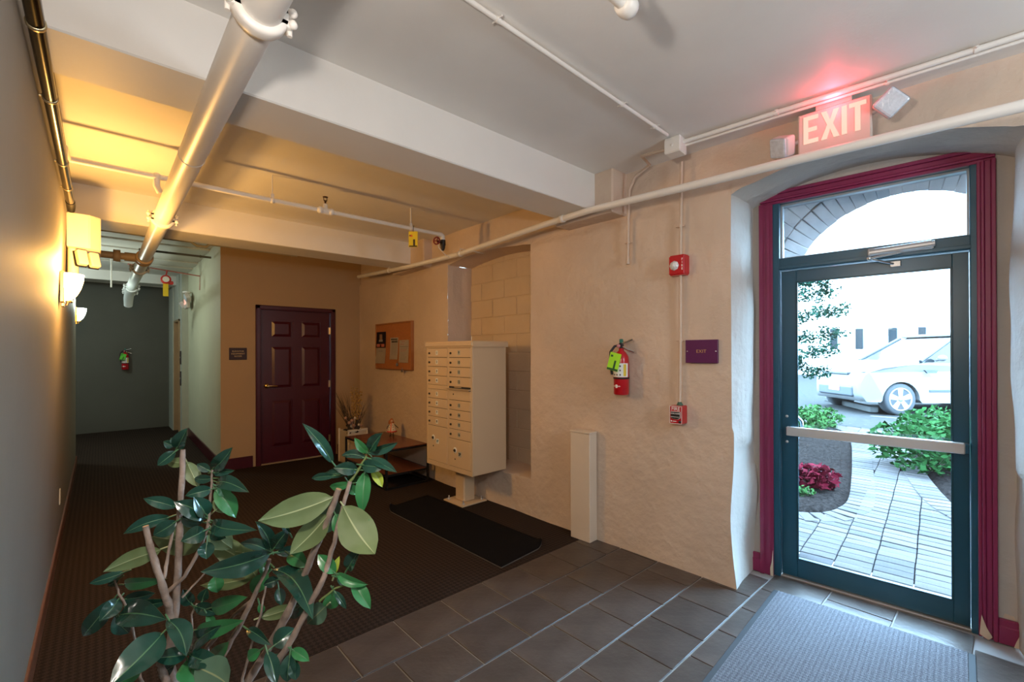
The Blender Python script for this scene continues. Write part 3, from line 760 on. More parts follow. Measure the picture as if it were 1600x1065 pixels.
# ------------------------------------------------------------------ cluster mailbox
mb = thing('cluster_mailbox', 'tan metal cluster mailbox of numbered doors on a pedestal in the wall recess', 'mailbox', (2.755, 3.745, 0), R(-89))
def holes(): pass
bm = B(); box(bm, -.16, -.16, 0, .16, .15, .014, .003)
obj('base_plate', bm, sand, mb)
for x in (-.12, .12):
    for y_ in (-.12, .11):
        bm = B(); tube(bm, [(x, y_, .012), (x, y_, .05)], .008, 8); lathe(bm, [(0, .012), (.016, .012), (.016, .026), (0, .026)], 6, center=(x, y_, 0)); obj('anchor_bolt', bm, alu, mb)
bm = B(); box(bm, -.075, -.075, .012, .075, .065, .352, .012); obj('pedestal', bm, sand, mb)
HW = .385; FY = -.205
bm = B(); box(bm, -HW, FY, .35, HW, .215, 1.565, .008); obj('cabinet', bm, sand, mb)
bm = B(); prism(bm, [(-HW - .016, 1.556), (HW + .016, 1.556), (HW + .016, 1.60), (HW + .006, 1.612), (-HW - .006, 1.612), (-HW - .016, 1.60)], FY - .022, .225)
bmesh.ops.bevel(bm, geom=[e for e in bm.edges if all(v.co.y < FY - .01 for v in e.verts)], offset=.012, segments=3, affect='EDGES'); obj('hood', bm, sand, mb)
bm = B(); box(bm, -HW + .024, FY - .0035, .395, HW - .024, FY, 1.548); obj('gap_shade_sheet', bm, sand_shade, mb)  # dark sheet behind the doors, paints the shade in their gaps
bm = B(); box(bm, -HW, FY - .007, .35, HW, FY, .396, .003); box(bm, -HW, FY - .007, 1.549, HW, FY, 1.56, .002)
box(bm, -HW, FY - .007, .39, -HW + .026, FY, 1.556, .002); box(bm, HW - .026, FY - .007, .39, HW, FY, 1.556, .002); box(bm, -.016, FY - .007, .39, .016, FY, 1.556, .002)
obj('face_frame', bm, sand, mb)
lock_bm = B(); lathe(lock_bm, [(0, -.016), (.009, -.015), (.011, -.011), (.011, -.004)], 14, axis='y'); box(lock_bm, -.0015, -.0172, -.006, .0015, -.0155, .006)
lock_me = obj('lock', lock_bm, M('lock_dark', (.07, .055, .04), .35, .7), None)
def mail_door(x0, x1, z0, z1, num, parcel=False):
    bm = B(); box(bm, x0 + .002, FY - .009, z0 + .0025, x1 - .002, FY - .001, z1 - .0025, .0025)
    d = obj('compartment_door', bm, sand, mb)
    zc = (z0 + z1) / 2
    if not parcel:
        l = inst(lock_me, d, (x0 + .035, FY - .006, zc - .004))
        lx = x0 + .165
        bm = B(); box(bm, lx - .019, FY - .0102, zc - .022, lx + .019, FY - .009, zc + .022)
        dark = num >= 9
        obj('number_label', bm, label_white if num < 9 else M('label_grey', (.45, .47, .42), .5), d)
        text('number', str(num), .034 if num < 9 else .036, ink, d, (lx, FY - .0107, zc), bold=.0012)
    else:
        zc = z0 + (z1 - z0) * (.66 if num == 1 else .60)
        bm = B(); lathe(bm, [(0, -.012), (.026, -.011), (.030, -.008)], 20, axis='y', center=(x0 + .10, FY, zc)); obj('lock_rosette', bm, label_white, d)
        l = inst(lock_me, d, (x0 + .10, FY - .004, zc)); l.scale = (1.3, 1.2, 1.3)
        bm = B(); lathe(bm, [(0, -.0115), (.007, -.011), (.009, -.008)], 10, axis='y', center=(x0 + .10, FY, zc - .085)); obj('key_slot', bm, ink, d)
        bm = B(); box(bm, x0 + .15, FY - .0102, zc - .055, x0 + .20, FY - .009, zc - .005); obj('number_label', bm, label_white if num == 1 else M('label_grey', (.45, .47, .42)), d)
        text('number', '%dP' % num, .034, M('teal_ink', (.02, .10, .10)) if num == 1 else ink, d, (x0 + .175, FY - .0107, zc - .03), bold=.0012)
    return d
xl, xr = (-HW + .026, -.016), (.016, HW - .026)
P_ = .0935
for k in range(4): mail_door(*xl, 1.548 - P_ * (k + 1), 1.548 - P_ * k, k + 1)
bm = B(); box(bm, xl[0], FY - .007, 1.131, xl[1], FY, 1.174, .002); obj('face_rail', bm, sand, mb)
for k in range(4): mail_door(*xl, 1.131 - P_ * (k + 1), 1.131 - P_ * k, k + 5)
mail_door(*xl, .397, 1.131 - P_ * 4, 1, True)
for k in range(4): mail_door(*xr, 1.548 - P_ * (k + 1), 1.548 - P_ * k, k + 9)
bm = B(); box(bm, xr[0], FY - .010, 1.045, xr[1], FY - .001, 1.142, .0025); sd = obj('outgoing_door', bm, sand, mb)
bm = B(); lathe(bm, [(0, -.0125), (.007, -.012), (.009, -.009)], 10, axis='y', center=(xr[0] + .075, FY, 1.10)); obj('key_slot', bm, ink, sd)
bm = B(); prism(bm, [(xr[0] - .012, 1.150), (xr[1] + .01, 1.150), (xr[1] + .01, 1.158), (xr[0] - .012, 1.158)], FY - .04, FY)
box(bm, xr[0] - .012, FY - .04, 1.146, xr[1] + .01, FY - .036, 1.158); box(bm, xr[0] + .09, FY - .010, 1.166, xr[0] + .2, FY - .004, 1.172); obj('mail_slot_hood', bm, sand, mb)
bm = B(); box(bm, xr[0], FY - .006, 1.142, xr[1], FY - .002, 1.172); obj('mail_slot', bm, ink, mb)
for k in range(4): mail_door(*xr, 1.042 - P_ * (k + 1), 1.042 - P_ * k, k + 13)
mail_door(*xr, .397, 1.042 - P_ * 4, 2, True)
bpy.data.objects.remove(lock_me)

# ------------------------------------------------------------------ low table, figurine, planter
tb = thing('low_table', 'low two-tier table with red-brown boards and black steel frame behind the mailboxes', 'table', (2.575, 5.14, 0), 0)
bm = B(); box(bm, -.26, -.545, .430, .26, .545, .446, .003); obj('table_top', bm, table_wood, tb)
bm = B(); box(bm, -.25, -.535, .155, .25, .535, .168, .003); obj('shelf', bm, table_wood, tb)
for x in (-.26, .26):
    for y_ in (-.545, .545):
        bm = B(); box(bm, x - .011, y_ - .011, 0, x + .011, y_ + .011, .445, .002); obj('leg', bm, black_metal, tb)
for z in (.011, .155, .428):
    bm = B()
    for x in (-.26, .26): box(bm, x - .0105, -.545, z - .0105, x + .0105, .545, z + .0105)
    for y_ in (-.545, .545): box(bm, -.26, y_ - .0105, z - .0105, .26, y_ + .0105, z + .0105)
    obj('rail_frame', bm, black_metal, tb)

fp = onplane(2, .447, 612.5, 681)
fg = thing('lady_figurine', 'small painted metal lady figurine in a white and red dress on the low table', 'figurine', (fp.x, fp.y, .4462), R(-45))
fw_ = M('figurine_white', (.78, .70, .58), .5); fr = M('figurine_red', (.55, .03, .02), .4); fk = M('figurine_dark', (.03, .02, .015), .5); fo = M('figurine_hair', (.42, .12, .03), .5)
bm = B()
for s in (-1, 1): tube(bm, [(s * .018, 0, .008), (s * .016, 0, .062)], .005, 8)
obj('legs', bm, fk, fg)
for s in (-1, 1):
    bm = B(); sphere(bm, (s * .02, -.012, .009), .010, sc=(1, 1.7, .8)); obj('shoe', bm, fk, fg)
bm = B(); lathe(bm, [(.060, .058), (.056, .075), (.045, .115), (.030, .155), (.016, .17), (0, .172)], 18); obj('dress', bm, fw_, fg)
bm = B(); lathe(bm, [(.062, .056), (.064, .058), (.060, .072), (.058, .072)], 18); obj('hem', bm, fr, fg)
bm = B(); prism(bm, [(-.007, .07), (.007, .07), (.006, .165), (-.006, .165)], -.02, -.018)
for v in bm.verts: v.co.y = -(.0615 - (v.co.z - .058) / .1 * .031) - (.003 if v.co.y < -.019 else -.003)
obj('placket', bm, fr, fg)
bm = B()
for x, z in ((-.028, .085), (-.022, .115), (.024, .12), (.018, .145), (-.016, .145), (.03, .09)): sphere(bm, (x, -math.sqrt(max(.0001, (.0615 - (z - .058) / .1 * .031) ** 2 - x * x)), z), .0055, seg=8)
tag(obj('dots', bm, fk, fg), kind='stuff')
bm = B()
tube(bm, [(-.022, 0, .155), (-.055, -.01, .12), (-.06, -.02, .095)], .005, 8); tube(bm, [(.022, 0, .155), (.06, -.005, .125), (.085, -.01, .105)], .005, 8); obj('arms', bm, fk, fg)
bm = B(); sphere(bm, (0, -.002, .190), .019, seg=14); obj('head', bm, M('figurine_face', (.66, .42, .28), .5), fg)
bm = B(); lathe(bm, [(.036, .150), (.030, .175), (.024, .20), (.012, .222), (0, .226)], 16, center=(-.008, .010, 0)); sphere(bm, (-.03, .01, .17), .02, sc=(1, 1, 1.7)); obj('hair', bm, fo, fg)

pl = thing('planter', 'cream square planter of dried grasses and pale flowers beside the low table', 'planter', (2.61, 6.17, 0), R(4))
bm = B(); a = .135
box(bm, -a, -a, 0, a, -a + .015, .44, .003); box(bm, -a, a - .015, 0, a, a, .44, .003); box(bm, -a, -a, 0, -a + .015, a, .44, .003); box(bm, a - .015, -a, 0, a, a, .44, .003); box(bm, -a, -a, 0, a, a, .02)
cream = M('planter_cream', (.60, .50, .36), .5)
obj('pot', bm, cream, pl)
bm = B()
for s in (-1, 1):
    box(bm, s * a - .012, -a - .012, 0, s * a + .012, -a + .012, .46, .003)
    box(bm, s * a - .012, a - .012, 0, s * a + .012, a + .012, .46, .003)
box(bm, -a - .012, -a - .012, .43, a + .012, -a + .012, .462, .003)
obj('corner_post', bm, M('planter_post', (.70, .64, .52), .5), pl)
bm = B(); box(bm, -.118, -.118, .36, .118, .118, .41); obj('soil', bm, soil_m, pl)
gr = M('dried_grass', (.060, .040, .022), .8, var=.3, vscale=20); wheat = M('dried_wheat', (.42, .25, .07), .8, var=.3, vscale=30); blossom = M('dried_blossom', (.42, .24, .16), .7, var=.3, vscale=20)
def blade(p0, p1, wd, mat, parent, name='blade', droop=.1):
    bm = B(); p0 = Vector(p0); p1 = Vector(p1); side = (p1 - p0).cross(Vector((.67, .74, 0))).normalized() * wd; L = []
    for k in range(6):
        t = k / 5; c = p0.lerp(p1, t) + Vector((0, 0, droop * 4 * t * (1 - t) * .3)); wv = side * (1 - t * .95)
        L.append((bm.verts.new(c - wv), bm.verts.new(c + wv)))
    for k in range(5): bm.faces.new((L[k][0], L[k][1], L[k + 1][1], L[k + 1][0]))
    return obj(name, bm, mat, parent)
for k in range(34):
    left = k < 20
    s = random.uniform(-.30, -.10) if left else random.uniform(.05, .27)
    h = random.uniform(.80, 1.02) if left else random.uniform(.65, .9)
    blade((random.uniform(-.05, .05), random.uniform(-.06, .06), .40), (s, random.uniform(-.10, .10), h), .007, gr, pl)
for k in range(4):
    x = .04 + .05 * math.cos(k * 1.7); h = .93 + .05 * (k % 3)
    bm = B(); tube(bm, [(0, 0, .4), (x * .7, .02 * k - .02, .7), (x + .02, .02 * k - .03, h)], .004, 6)
    for q in range(46):
        t = random.random(); c = Vector((x * (.55 + .5 * t) + .005, .02 * k - .03, .58 + (h - .55) * t)); r_ = .042 * (1.15 - .8 * t)
        sphere(bm, c + Vector((random.uniform(-r_, r_), random.uniform(-r_, r_), 0)), random.uniform(.007, .013), seg=5)
    tag(obj('plume', bm, wheat, pl))
for k in range(16):
    c = Vector((random.uniform(-.13, .13), random.uniform(-.14, .0), random.uniform(.45, .62)))
    bm = B(); sphere(bm, c, random.uniform(.016, .026), seg=8); tube(bm, [(0, 0, .41), c], .003, 5); obj('blossom', bm, blossom if k % 4 else M('dried_pale', (.62, .54, .42), .7), pl)
for k in range(10):
    c = Vector((random.uniform(-.12, .12), random.uniform(-.13, .08), random.uniform(.42, .5)))
    bm = B(); sphere(bm, c, random.uniform(.025, .04), seg=8, sc=(1.2, 1, .7)); obj('dark_leaf', bm, M('dried_dark', (.02, .014, .012), .8), pl)

# ------------------------------------------------------------------ cork board and papers
XB = 2.925
bc = onplane(0, XB, 615.6, 541); 
p_tl, p_tr, p_bl, p_br = (onplane(0, XB, *q) for q in ((587.6, 505.7), (643.4, 501.4), (587.6, 574.7), (643.4, 579.7)))
yc = (p_tl.y + p_tr.y) / 2; bw2 = abs(p_tl.y - p_tr.y) / 2; z0b = (p_bl.z + p_br.z) / 2; z1b = (p_tl.z + p_tr.z) / 2
cb = thing('cork_board', 'cork notice board in a thin wooden frame on the plaster wall', 'notice board', (XB, yc, (z0b + z1b) / 2), R(-90))
hh = (z1b - z0b) / 2
bm = B(); box(bm, -bw2 + .01, -.004, -hh + .01, bw2 - .01, .03, hh - .01); obj('cork_panel', bm, cork, cb)
for (x0, z0, x1, z1) in ((-bw2, -hh, -bw2 + .02, hh), (bw2 - .02, -hh, bw2, hh), (-bw2 + .02, -hh, bw2 - .02, -hh + .02), (-bw2 + .02, hh - .02, bw2 - .02, hh)):
    bm = B(); box(bm, x0, -.012, z0, x1, .03, z1, .002); obj('frame_rail', bm, oak, cb)
def pinned(name, label, q0, q1, mat, tilt=0, marks=None):
    a_, b_ = onplane(0, XB - .008, *q0), onplane(0, XB - .008, *q1)
    wd, h = abs(a_.y - b_.y), abs(a_.z - b_.z)
    t = thing(name, label, 'paper', (XB - .0065, (a_.y + b_.y) / 2, (a_.z + b_.z) / 2), R(-90), 'notices on the cork board')
    bm = B(); n = 8; g = []
    for i in range(n + 1):
        z = h / 2 - h * i / n; yb = -.001 - .014 * (i / n) ** 2
        g.append([bm.verts.new((x + tilt * i / n, yb, z)) for x in (-wd / 2, wd / 2)])
    for i in range(n): bm.faces.new((g[i][0], g[i + 1][0], g[i + 1][1], g[i][1]))
    bmesh.ops.solidify(bm, geom=bm.faces[:], thickness=.0008)
    obj('sheet', bm, mat, t)
    bm = B()
    for (x0, z0, x1, z1, mi) in marks or []:
        zz0, zz1 = h / 2 - h * z0, h / 2 - h * z1; tt = (z0 + z1) / 2
        box(bm, -wd / 2 + wd * x0 + tilt * tt, -.0032 - .014 * tt ** 2, zz1, -wd / 2 + wd * x1 + tilt * tt, -.0016 - .014 * tt ** 2, zz0, mi=mi)
    if marks: tag(obj('print', bm, [ink, M('print_grey', (.30, .27, .24), .7), M('print_red', (.55, .16, .10), .7), M('print_skin', (.30, .17, .10), .7)], t), kind='stuff')
    return t
q = lambda x, y_: (560 + x * .1127, 480 + y_ * .1127)
pinned('photo_flyer', 'dark photo flyer with a portrait over red, upper part of the cork board', q(252, 345), q(382, 558), M('flyer_dark', (.012, .008, .014), .4), 0, [(.36, .16, .62, .5, 3), (.30, .5, .70, .62, 1), (.12, .76, .92, .97, 2), (.45, .78, .6, .95, 3)])
pinned('notice_sheet', 'blank cream note curling below the dark photo flyer', q(246, 562), q(380, 778), paper, -.01, [(.3, .2, .7, .23, 1)])
pinned('notice_sheet', 'narrow notice with bold black heading in the middle of the cork board', q(443, 422), q(553, 722), paper, -.004, [(.1 + .16 * i, .05, .22 + .16 * i, .11, 0) for i in range(5)] + [(.18 + .19 * i, .15, .32 + .19 * i, .23, 0) for i in range(4)] + [(.15, .3 + .06 * i, .85, .315 + .06 * i, 1) for i in range(9)])
pinned('notice_sheet', 'typed sheet with red lines at the wooden frame side of the cork board', q(567, 455), q(698, 768), paper, .004, [(.3, .06, .6, .08, 2), (.12, .18, .5, .2, 2), (.08, .28, .92, .305, 1), (.15, .36, .88, .375, 1), (.12, .42, .8, .435, 2), (.15, .48, .7, .495, 2)] + [(.15, .56 + .06 * i, .8 - .05 * (i % 3), .57 + .06 * i, 1) for i in range(6)])
for nm, lb, qq, c in (('key_tag', 'small blue-grey key tag pinned low on the cork board', (535, 793), (.25, .28, .36)), ('key_tag', 'small grey clip hanging over the bottom frame of the cork board', (605, 878), (.22, .19, .20))):
    pp = onplane(0, XB - .02, *q(*qq)); t = thing(nm, lb, 'tag', (XB - .013, pp.y, pp.z), R(-90))
    bm = B(); sphere(bm, (0, -.008, 0), .028, seg=12, sc=(1.1, .3, .8)); obj('fob', bm, M('fob_%d' % qq[0], c, .35, .4), t)
    bm = B(); tube(bm, [(0, -.004, .018), (.012, -.006, .035), (0, -.004, .046), (-.012, -.006, .035), (0, -.004, .018)], .0025, 6); obj('ring', bm, chrome, t)

# ------------------------------------------------------------------ boxed post, wall devices
bp_ = thing('boxed_post', 'cream boxed-in pipe casing standing against the plaster wall by the tiles', 'post', (2.925, 2.335, 0), R(-88))
bm = B(); box(bm, -.096, -.078, 0, .096, .02, .855, .004); obj('casing_board', bm, M('cream_board', (.72, .62, .50), .5, var=.02), bp_)
bm = B(); box(bm, -.099, -.082, .855, .099, .02, .870, .003); obj('top_cap', bm, M('cream_board', (.72, .62, .5)), bp_)

st = thing('fire_strobe', 'red wall strobe with clear lamp high on the plaster wall', 'alarm strobe', (2.95, 1.537, 2.094), R(-87))
bm = B(); prism(bm, [(-.060, -.07), (.060, -.07), (.060, .07), (-.060, .07)], -.045, .03)
for v in bm.verts:
    if v.co.y < 0: v.co.x *= .92; v.co.z *= .97
bmesh.ops.bevel(bm, geom=bm.edges[:], offset=.008, segments=3, affect='EDGES'); obj('housing', bm, red_gloss, st)
bm = B(); lathe(bm, [(0, -.066), (.018, -.064), (.030, -.052), (.034, -.044)], 8, axis='y', center=(-.016, 0, -.004)); obj('lens', bm, M('strobe_lens', (.80, .82, .82), .12, .2, var=.25, vscale=60), st)
for i, ch in enumerate('FIRE'): text('letter', ch, .020, pure_white, st, (.040, -.0462, .034 - .0215 * i), bold=.0006)

ps = thing('pull_station', 'red pull station marked FIRE at the foot of the long wall conduit', 'fire alarm', (2.945, 1.540, 1.075), R(-87))
bm = B(); box(bm, -.045, -.052, -.062, .045, .03, .062, .006); obj('housing', bm, red_gloss, ps)
bm = B()
for (x0, z0, x1, z1) in ((-.043, -.060, -.040, .060), (.040, -.060, .043, .060), (-.043, -.060, .043, -.057), (-.043, .057, .043, .060)): box(bm, x0, -.0535, z0, x1, -.0515, z1)
obj('white_border', bm, pure_white, ps)
text('lettering', 'FIRE', .034, pure_white, ps, (0, -.0528, .040), bold=.0003)
bm = B(); prism(bm, [(-.033, .024), (.033, .024), (.033, -.020), (.018, -.029), (-.018, -.029), (-.033, -.020)], -.0545, -.05); obj('handle_border', bm, pure_white, ps)
bm = B(); prism(bm, [(-.030, .021), (.030, .021), (.030, -.018), (.016, -.026), (-.016, -.026), (-.030, -.018)], -.062, -.05); obj('pull_handle', bm, ink, ps)
text('lettering', 'LOCAL ALARM', .0095, pure_white, ps, (0, -.0625, .010), bold=.0003)
bm = B(); box(bm, -.030, -.0628, -.014, .030, -.0618, -.0115); obj('white_line', bm, pure_white, ps)
bm = B(); sphere(bm, (-.030, -.0525, -.043), .006, seg=10, sc=(1, .2, 1)); box(bm, -.02, -.0532, -.046, .004, -.0518, -.041); obj('maker_mark', bm, pure_white, ps)
bm = B(); lathe(bm, [(0, -.056), (.008, -.0555), (.010, -.051)], 14, axis='y', center=(.028, 0, -.045)); obj('key_lock', bm, ink, ps)
bm = B(); lathe(bm, [(.024, .06), (.016, .075), (.012, .085), (0, .085)], 12, center=(.005, 0, 0)); obj('conduit_nut', bm, M('green_fitting', (.05, .12, .08), .5), ps)

def plaque(name, label, loc, rz, wd, h, mat, lines, size, screws=True):
    t = thing(name, label, 'sign', loc, rz)
    bm = B(); box(bm, -wd / 2, -.006, -h / 2, wd / 2, .012, h / 2, .0015); obj('plate', bm, mat, t)
    for i, ln in enumerate(lines): text('lettering', ln, size, M('gold_ink', (.62, .40, .16), .4, .3), t, (0, -.0064, (len(lines) - 1) * size * .62 - i * size * 1.24), space=1.1)
    if screws:
        for s in (-1, 1):
            bm = B(); lathe(bm, [(0, -.0085), (.004, -.008), (.005, -.006)], 10, axis='y', center=(s * (wd / 2 - .012), 0, 0)); obj('screw', bm, chrome, t)
    return t
purple = M('plaque_purple', (.10, .012, .085), .35)
plaque('wall_plaque', 'purple EXIT plaque with gold lettering beside the long conduit', (2.955, 1.386, 1.505), R(-86), .211, .154, purple, ['EXIT'], .030)
plaque('wall_plaque', 'dark maroon plaque with three gold lines beside the red six-panel door', (1.331, YF - .007, 1.496), 0, .20, .155, M('plaque_maroon', (.022, .003, .008), .55), ['ELEVATOR', 'EQUIPMENT', 'ROOM'], .026, False)

# fire extinguishers
def extinguisher(label, loc, rz, tagcol, mirror=1):
    t = thing('fire_extinguisher', label, 'fire extinguisher', loc, rz)
    r_ = .056
    bm = B(); lathe(bm, [(0, 0), (r_ - .006, 0), (r_, .008), (r_, .26), (r_ - .004, .285), (.035, .315), (.018, .33), (.018, .345), (0, .345)], 28); obj('cylinder', bm, red_gloss, t)
    bm = B(); lathe(bm, [(r_ + .0008, .133), (r_ + .0008, .235)], 16, a0=R(200), a1=R(340)); obj('label_sheet', bm, label_white, t)
    bm = B()
    for i in range(3):
        for k in range(3):
            a = R(228 + 24 * i); c = Vector((math.cos(a) * (r_ + .0015), math.sin(a) * (r_ + .0015), .15 + k * .032)); sphere(bm, c, .006, seg=6, sc=(1, 1, 1.1))
    tag(obj('label_print', bm, M('label_print', (.10, .07, .09), .6), t), kind='stuff')
    bm = B(); lathe(bm, [(r_ + .0014, .14), (r_ + .0014, .228)], 4, a0=R(300), a1=R(322)); obj('label_band', bm, M('label_yellow', (.75, .55, .03), .5), t)
    bm = B(); lathe(bm, [(r_ + .0005, .118), (r_ + .003, .12), (r_ + .003, .128), (r_ + .0005, .13)], 28); box(bm, -.03, r_ - .01, .10, .03, r_ + .035, .14, .003); obj('strap', bm, black_metal, t)
    bm = B(); n = 10; a0 = R(245); L = []
    pts_ = [(-.034, 0), (0, .014), (.034, 0), (0, -.014)]
    vs = [bm.verts.new((math.cos(a0 + x / r_) * (r_ + .0022), math.sin(a0 + x / r_) * (r_ + .0022), .065 + z)) for x, z in pts_]; ce = bm.verts.new((math.cos(a0) * (r_ + .0026), math.sin(a0) * (r_ + .0026), .065))
    for i in range(4): bm.faces.new((vs[i], vs[(i + 1) % 4], ce))
    obj('maker_diamond', bm, pure_white, t)
    bm = B(); tube(bm, [(0, 0, .34), (0, 0, .385)], .016, 12); box(bm, -.014, -.03, .355, .014, .014, .38, .004); obj('valve', bm, black_metal, t)
    bm = B(); tube(bm, [(.0, 0, .378), (.05, -.01, .395), (.088, -.012, .412)], [.010, .008, .009], 10); obj('grip', bm, chrome, t)
    bm = B(); tube(bm, [(.0, 0, .362), (.05, -.01, .335), (.10, -.012, .318)], [.009, .008, .007], 10); obj('lever', bm, chrome, t)
    bm = B(); lathe(bm, [(0, -.042), (.012, -.041), (.014, -.03)], 14, axis='y', center=(-.012, 0, .362)); obj('gauge', bm, M('gauge_pink', (.6, .25, .28), .3), t)
    bm = B(); tube(bm, [(-.01, 0, .37), (-.045, -.02, .36), (-.072, -.03, .32), (-.076, -.028, .25), (-.064, -.02, .15)], .0095, 10); obj('hose', bm, M('hose_black', (.015, .012, .02), .5), t)
    bm = B(); box(bm, -.012, -.01, .385, .014, .012, .415, .004); obj('pin_cap', bm, M('pin_green', (.02, .16, .12), .4), t)
    bm = B(); mm = Matrix.Translation((-.038, -.07, .245)) @ Matrix.Rotation(R(14), 4, 'Y')
    box(bm, -.040, -.002, -.065, .044, .002, .068, .002); bm.transform(mm); obj('tag', bm, M(tagcol[0], tagcol[1], .5), t)
    bm = B(); box(bm, -.038, -.0035, -.063, .042, -.002, -.048); box(bm, .004, -.0035, -.048, .018, -.002, .012); box(bm, -.03, -.0035, .035, -.014, -.002, .05); bm.transform(mm); obj('tag_print', bm, M('tag_green_print', (.02, .10, .02), .6), t)
    bm = B(); box(bm, -.005, .02, .25, .005, .062, .39, .002); obj('wall_hook', bm, black_metal, t)
    return t
extinguisher('red fire extinguisher with a lime tag on the plaster wall beside the long conduit', (2.885, 1.965, 1.185), R(-70), ('tag_lime', (.40, .85, .02)))
e2 = extinguisher('red fire extinguisher with a green tag on the grey corridor end wall', (.37, 11.685, 1.19), R(0), ('tag_green', (.10, .62, .03)))

# ------------------------------------------------------------------ exit signs
sign_body = M('sign_body', (.62, .54, .48), .5)
letter_glow = M('letter_glow', (.45, .16, .12), .5, emit=(1, .52, .40), es=1.05)
head_m = M('lamp_head_plastic', (.62, .55, .52), .45)
def exit_sign(loc, rz, label, small=False):
    t = thing('exit_sign', label, 'exit sign', loc, rz)
    bm = B(); box(bm, -.162, -.022, -.122, .162, .022, .115, .005); obj('housing', bm, sign_body, t)
    bm = B(); box(bm, -.156, -.026, -.117, .156, -.021, .11, .002); obj('face_plate', bm, sign_body, t)
    H_ = .148; st_ = .022; z0 = -.055
    letters = {'E': (0, [[(0, 0), (.068, 0), (.068, st_), (st_, st_), (st_, H_ / 2 - .011), (.062, H_ / 2 - .011), (.062, H_ / 2 + .011), (st_, H_ / 2 + .011), (st_, H_ - st_), (.068, H_ - st_), (.068, H_), (0, H_)]]),
               'X': (.080, [[(0, 0), (.026, 0), (.041, .050), (.056, 0), (.082, 0), (.054, H_ / 2), (.082, H_), (.056, H_), (.041, H_ - .050), (.026, H_), (0, H_), (.028, H_ / 2)]]),
               'I': (.171, [[(0, 0), (.023, 0), (.023, H_), (0, H_)]]),
               'T': (.203, [[(.024, 0), (.047, 0), (.047, H_ - st_), (.071, H_ - st_), (.071, H_), (0, H_), (0, H_ - st_), (.024, H_ - st_)]])}
    for ch, (ox, polys) in letters.items():
        bm = B()
        for p in polys: prism(bm, [(x + ox - .134, z + z0) for x, z in p], -.0285, -.025)
        obj('letter', bm, letter_glow, t)
    bm = B(); box(bm, -.080, -.02, .113, .080, .02, .145, .004); obj('canopy', bm, sign_body, t)
    bm = B(); lathe(bm, [(.065, .145), (.065, .158), (.05, .172), (0, .172)], 20); obj('mount', bm, pure_white, t)
    for s, tz in ((-1, -.03), (1, .04)):
        mm = Matrix.Translation((s * .235, -.02, tz)) @ Matrix.Rotation(R(-28 if s < 0 else -8), 4, 'Z') @ Matrix.Rotation(R(20 if s < 0 else -40), 4, 'Y') @ Matrix.Rotation(R(24), 4, 'X')
        bm = B(); box(bm, -.055, -.03, -.055, .055, .035, .055, .014, seg=3); bm.transform(mm); hd = obj('lamp_head', bm, head_m, t)
        bm = B(); box(bm, -.052, -.042, -.052, .052, -.028, .052, .010, seg=2); bm.transform(mm); obj('lens', bm, lens_g, hd)
        bm = B(); tube(bm, [(s * .16, 0, tz * .6), (s * .20, 0, tz)], .013, 8); obj('arm', bm, head_m, t)
    return t
exit_sign(WP(-.398, 2.95, 2.693), RW, 'lit EXIT sign with two lamp heads hanging over the glazed entry door')
exit_sign((1.115, 9.55, 2.40), R(-90), 'small EXIT sign with lamp heads seen edge-on down the corridor')
for z0, z1, lb in ((1.31, 1.55, 'dark panel beside the lift door, upper of the two'), (.92, 1.18, 'slim lift call panel below the dark panel')):
    t = thing('call_panel', lb, 'panel', (1.10, 10.22, (z0 + z1) / 2), R(-90))
    bm = B(); box(bm, -.07, -.012, (z0 - z1) / 2, .07, .0, (z1 - z0) / 2, .002); obj('plate', bm, M('panel_dark', (.03, .022, .025), .4), t)
    bm = B(); lathe(bm, [(0, -.018), (.014, -.016), (.016, -.011)], 12, axis='y'); obj('button', bm, alu, t)

# ------------------------------------------------------------------ mats
dm = thing('floor_mat', 'long black floor mat with curled corners on the brown carpet', 'mat', (0, 0, 0))
c00, c10, c11, c01 = Vector((2.066, 2.395, 0)), Vector((2.601, 2.447, 0)), Vector((2.553, 4.141, 0)), Vector((2.029, 4.066, 0))
def mat_grid(bm, nx, ny, th):
    lay = []
    for base in (th, 0):
        g = []
        for i in range(nx + 1):
            col = []
            for k in range(ny + 1):
                u, v = i / nx, k / ny
                p = (c00.lerp(c10, u)).lerp(c01.lerp(c11, u), v)
                for (cu, cv, dirv, amp) in ((1, 0, Vector((-.6, .5, 0)), .05), (0, 1, Vector((.5, -.7, 0)), .06)):
                    d = math.hypot((u - cu) * .53, (v - cv) * 1.7)
                    f = max(0, 1 - d / .13)
                    p = p + Vector((0, 0, amp * f ** 1.3)) + dirv * .07 * f ** 2
                col.append(bm.verts.new((p.x, p.y, p.z + base + .001)))
            g.append(col)
        lay.append(g)
    for L, fl in ((lay[0], False), (lay[1], True)):
        for i in range(nx):
            for k in range(ny):
                q_ = (L[i][k], L[i + 1][k], L[i + 1][k + 1], L[i][k + 1])
                f = bm.faces.new(tuple(reversed(q_)) if fl else q_); f.smooth = True; f.material_index = 1 if fl else 0
    A_, Z_ = lay
    ring = [(i, 0) for i in range(nx)] + [(nx, k) for k in range(ny)] + [(i, ny) for i in range(nx, 0, -1)] + [(0, k) for k in range(ny, 0, -1)]
    for a, b_ in zip(ring, ring[1:] + ring[:1]):
        f = bm.faces.new((A_[b_[0]][b_[1]], A_[a[0]][a[1]], Z_[a[0]][a[1]], Z_[b_[0]][b_[1]])); f.material_index = 1
bm = B(); mat_grid(bm, 26, 70, .008); obj('mat_body', bm, [mat_black, M('mat_backing', (.10, .09, .08), .7)], dm)

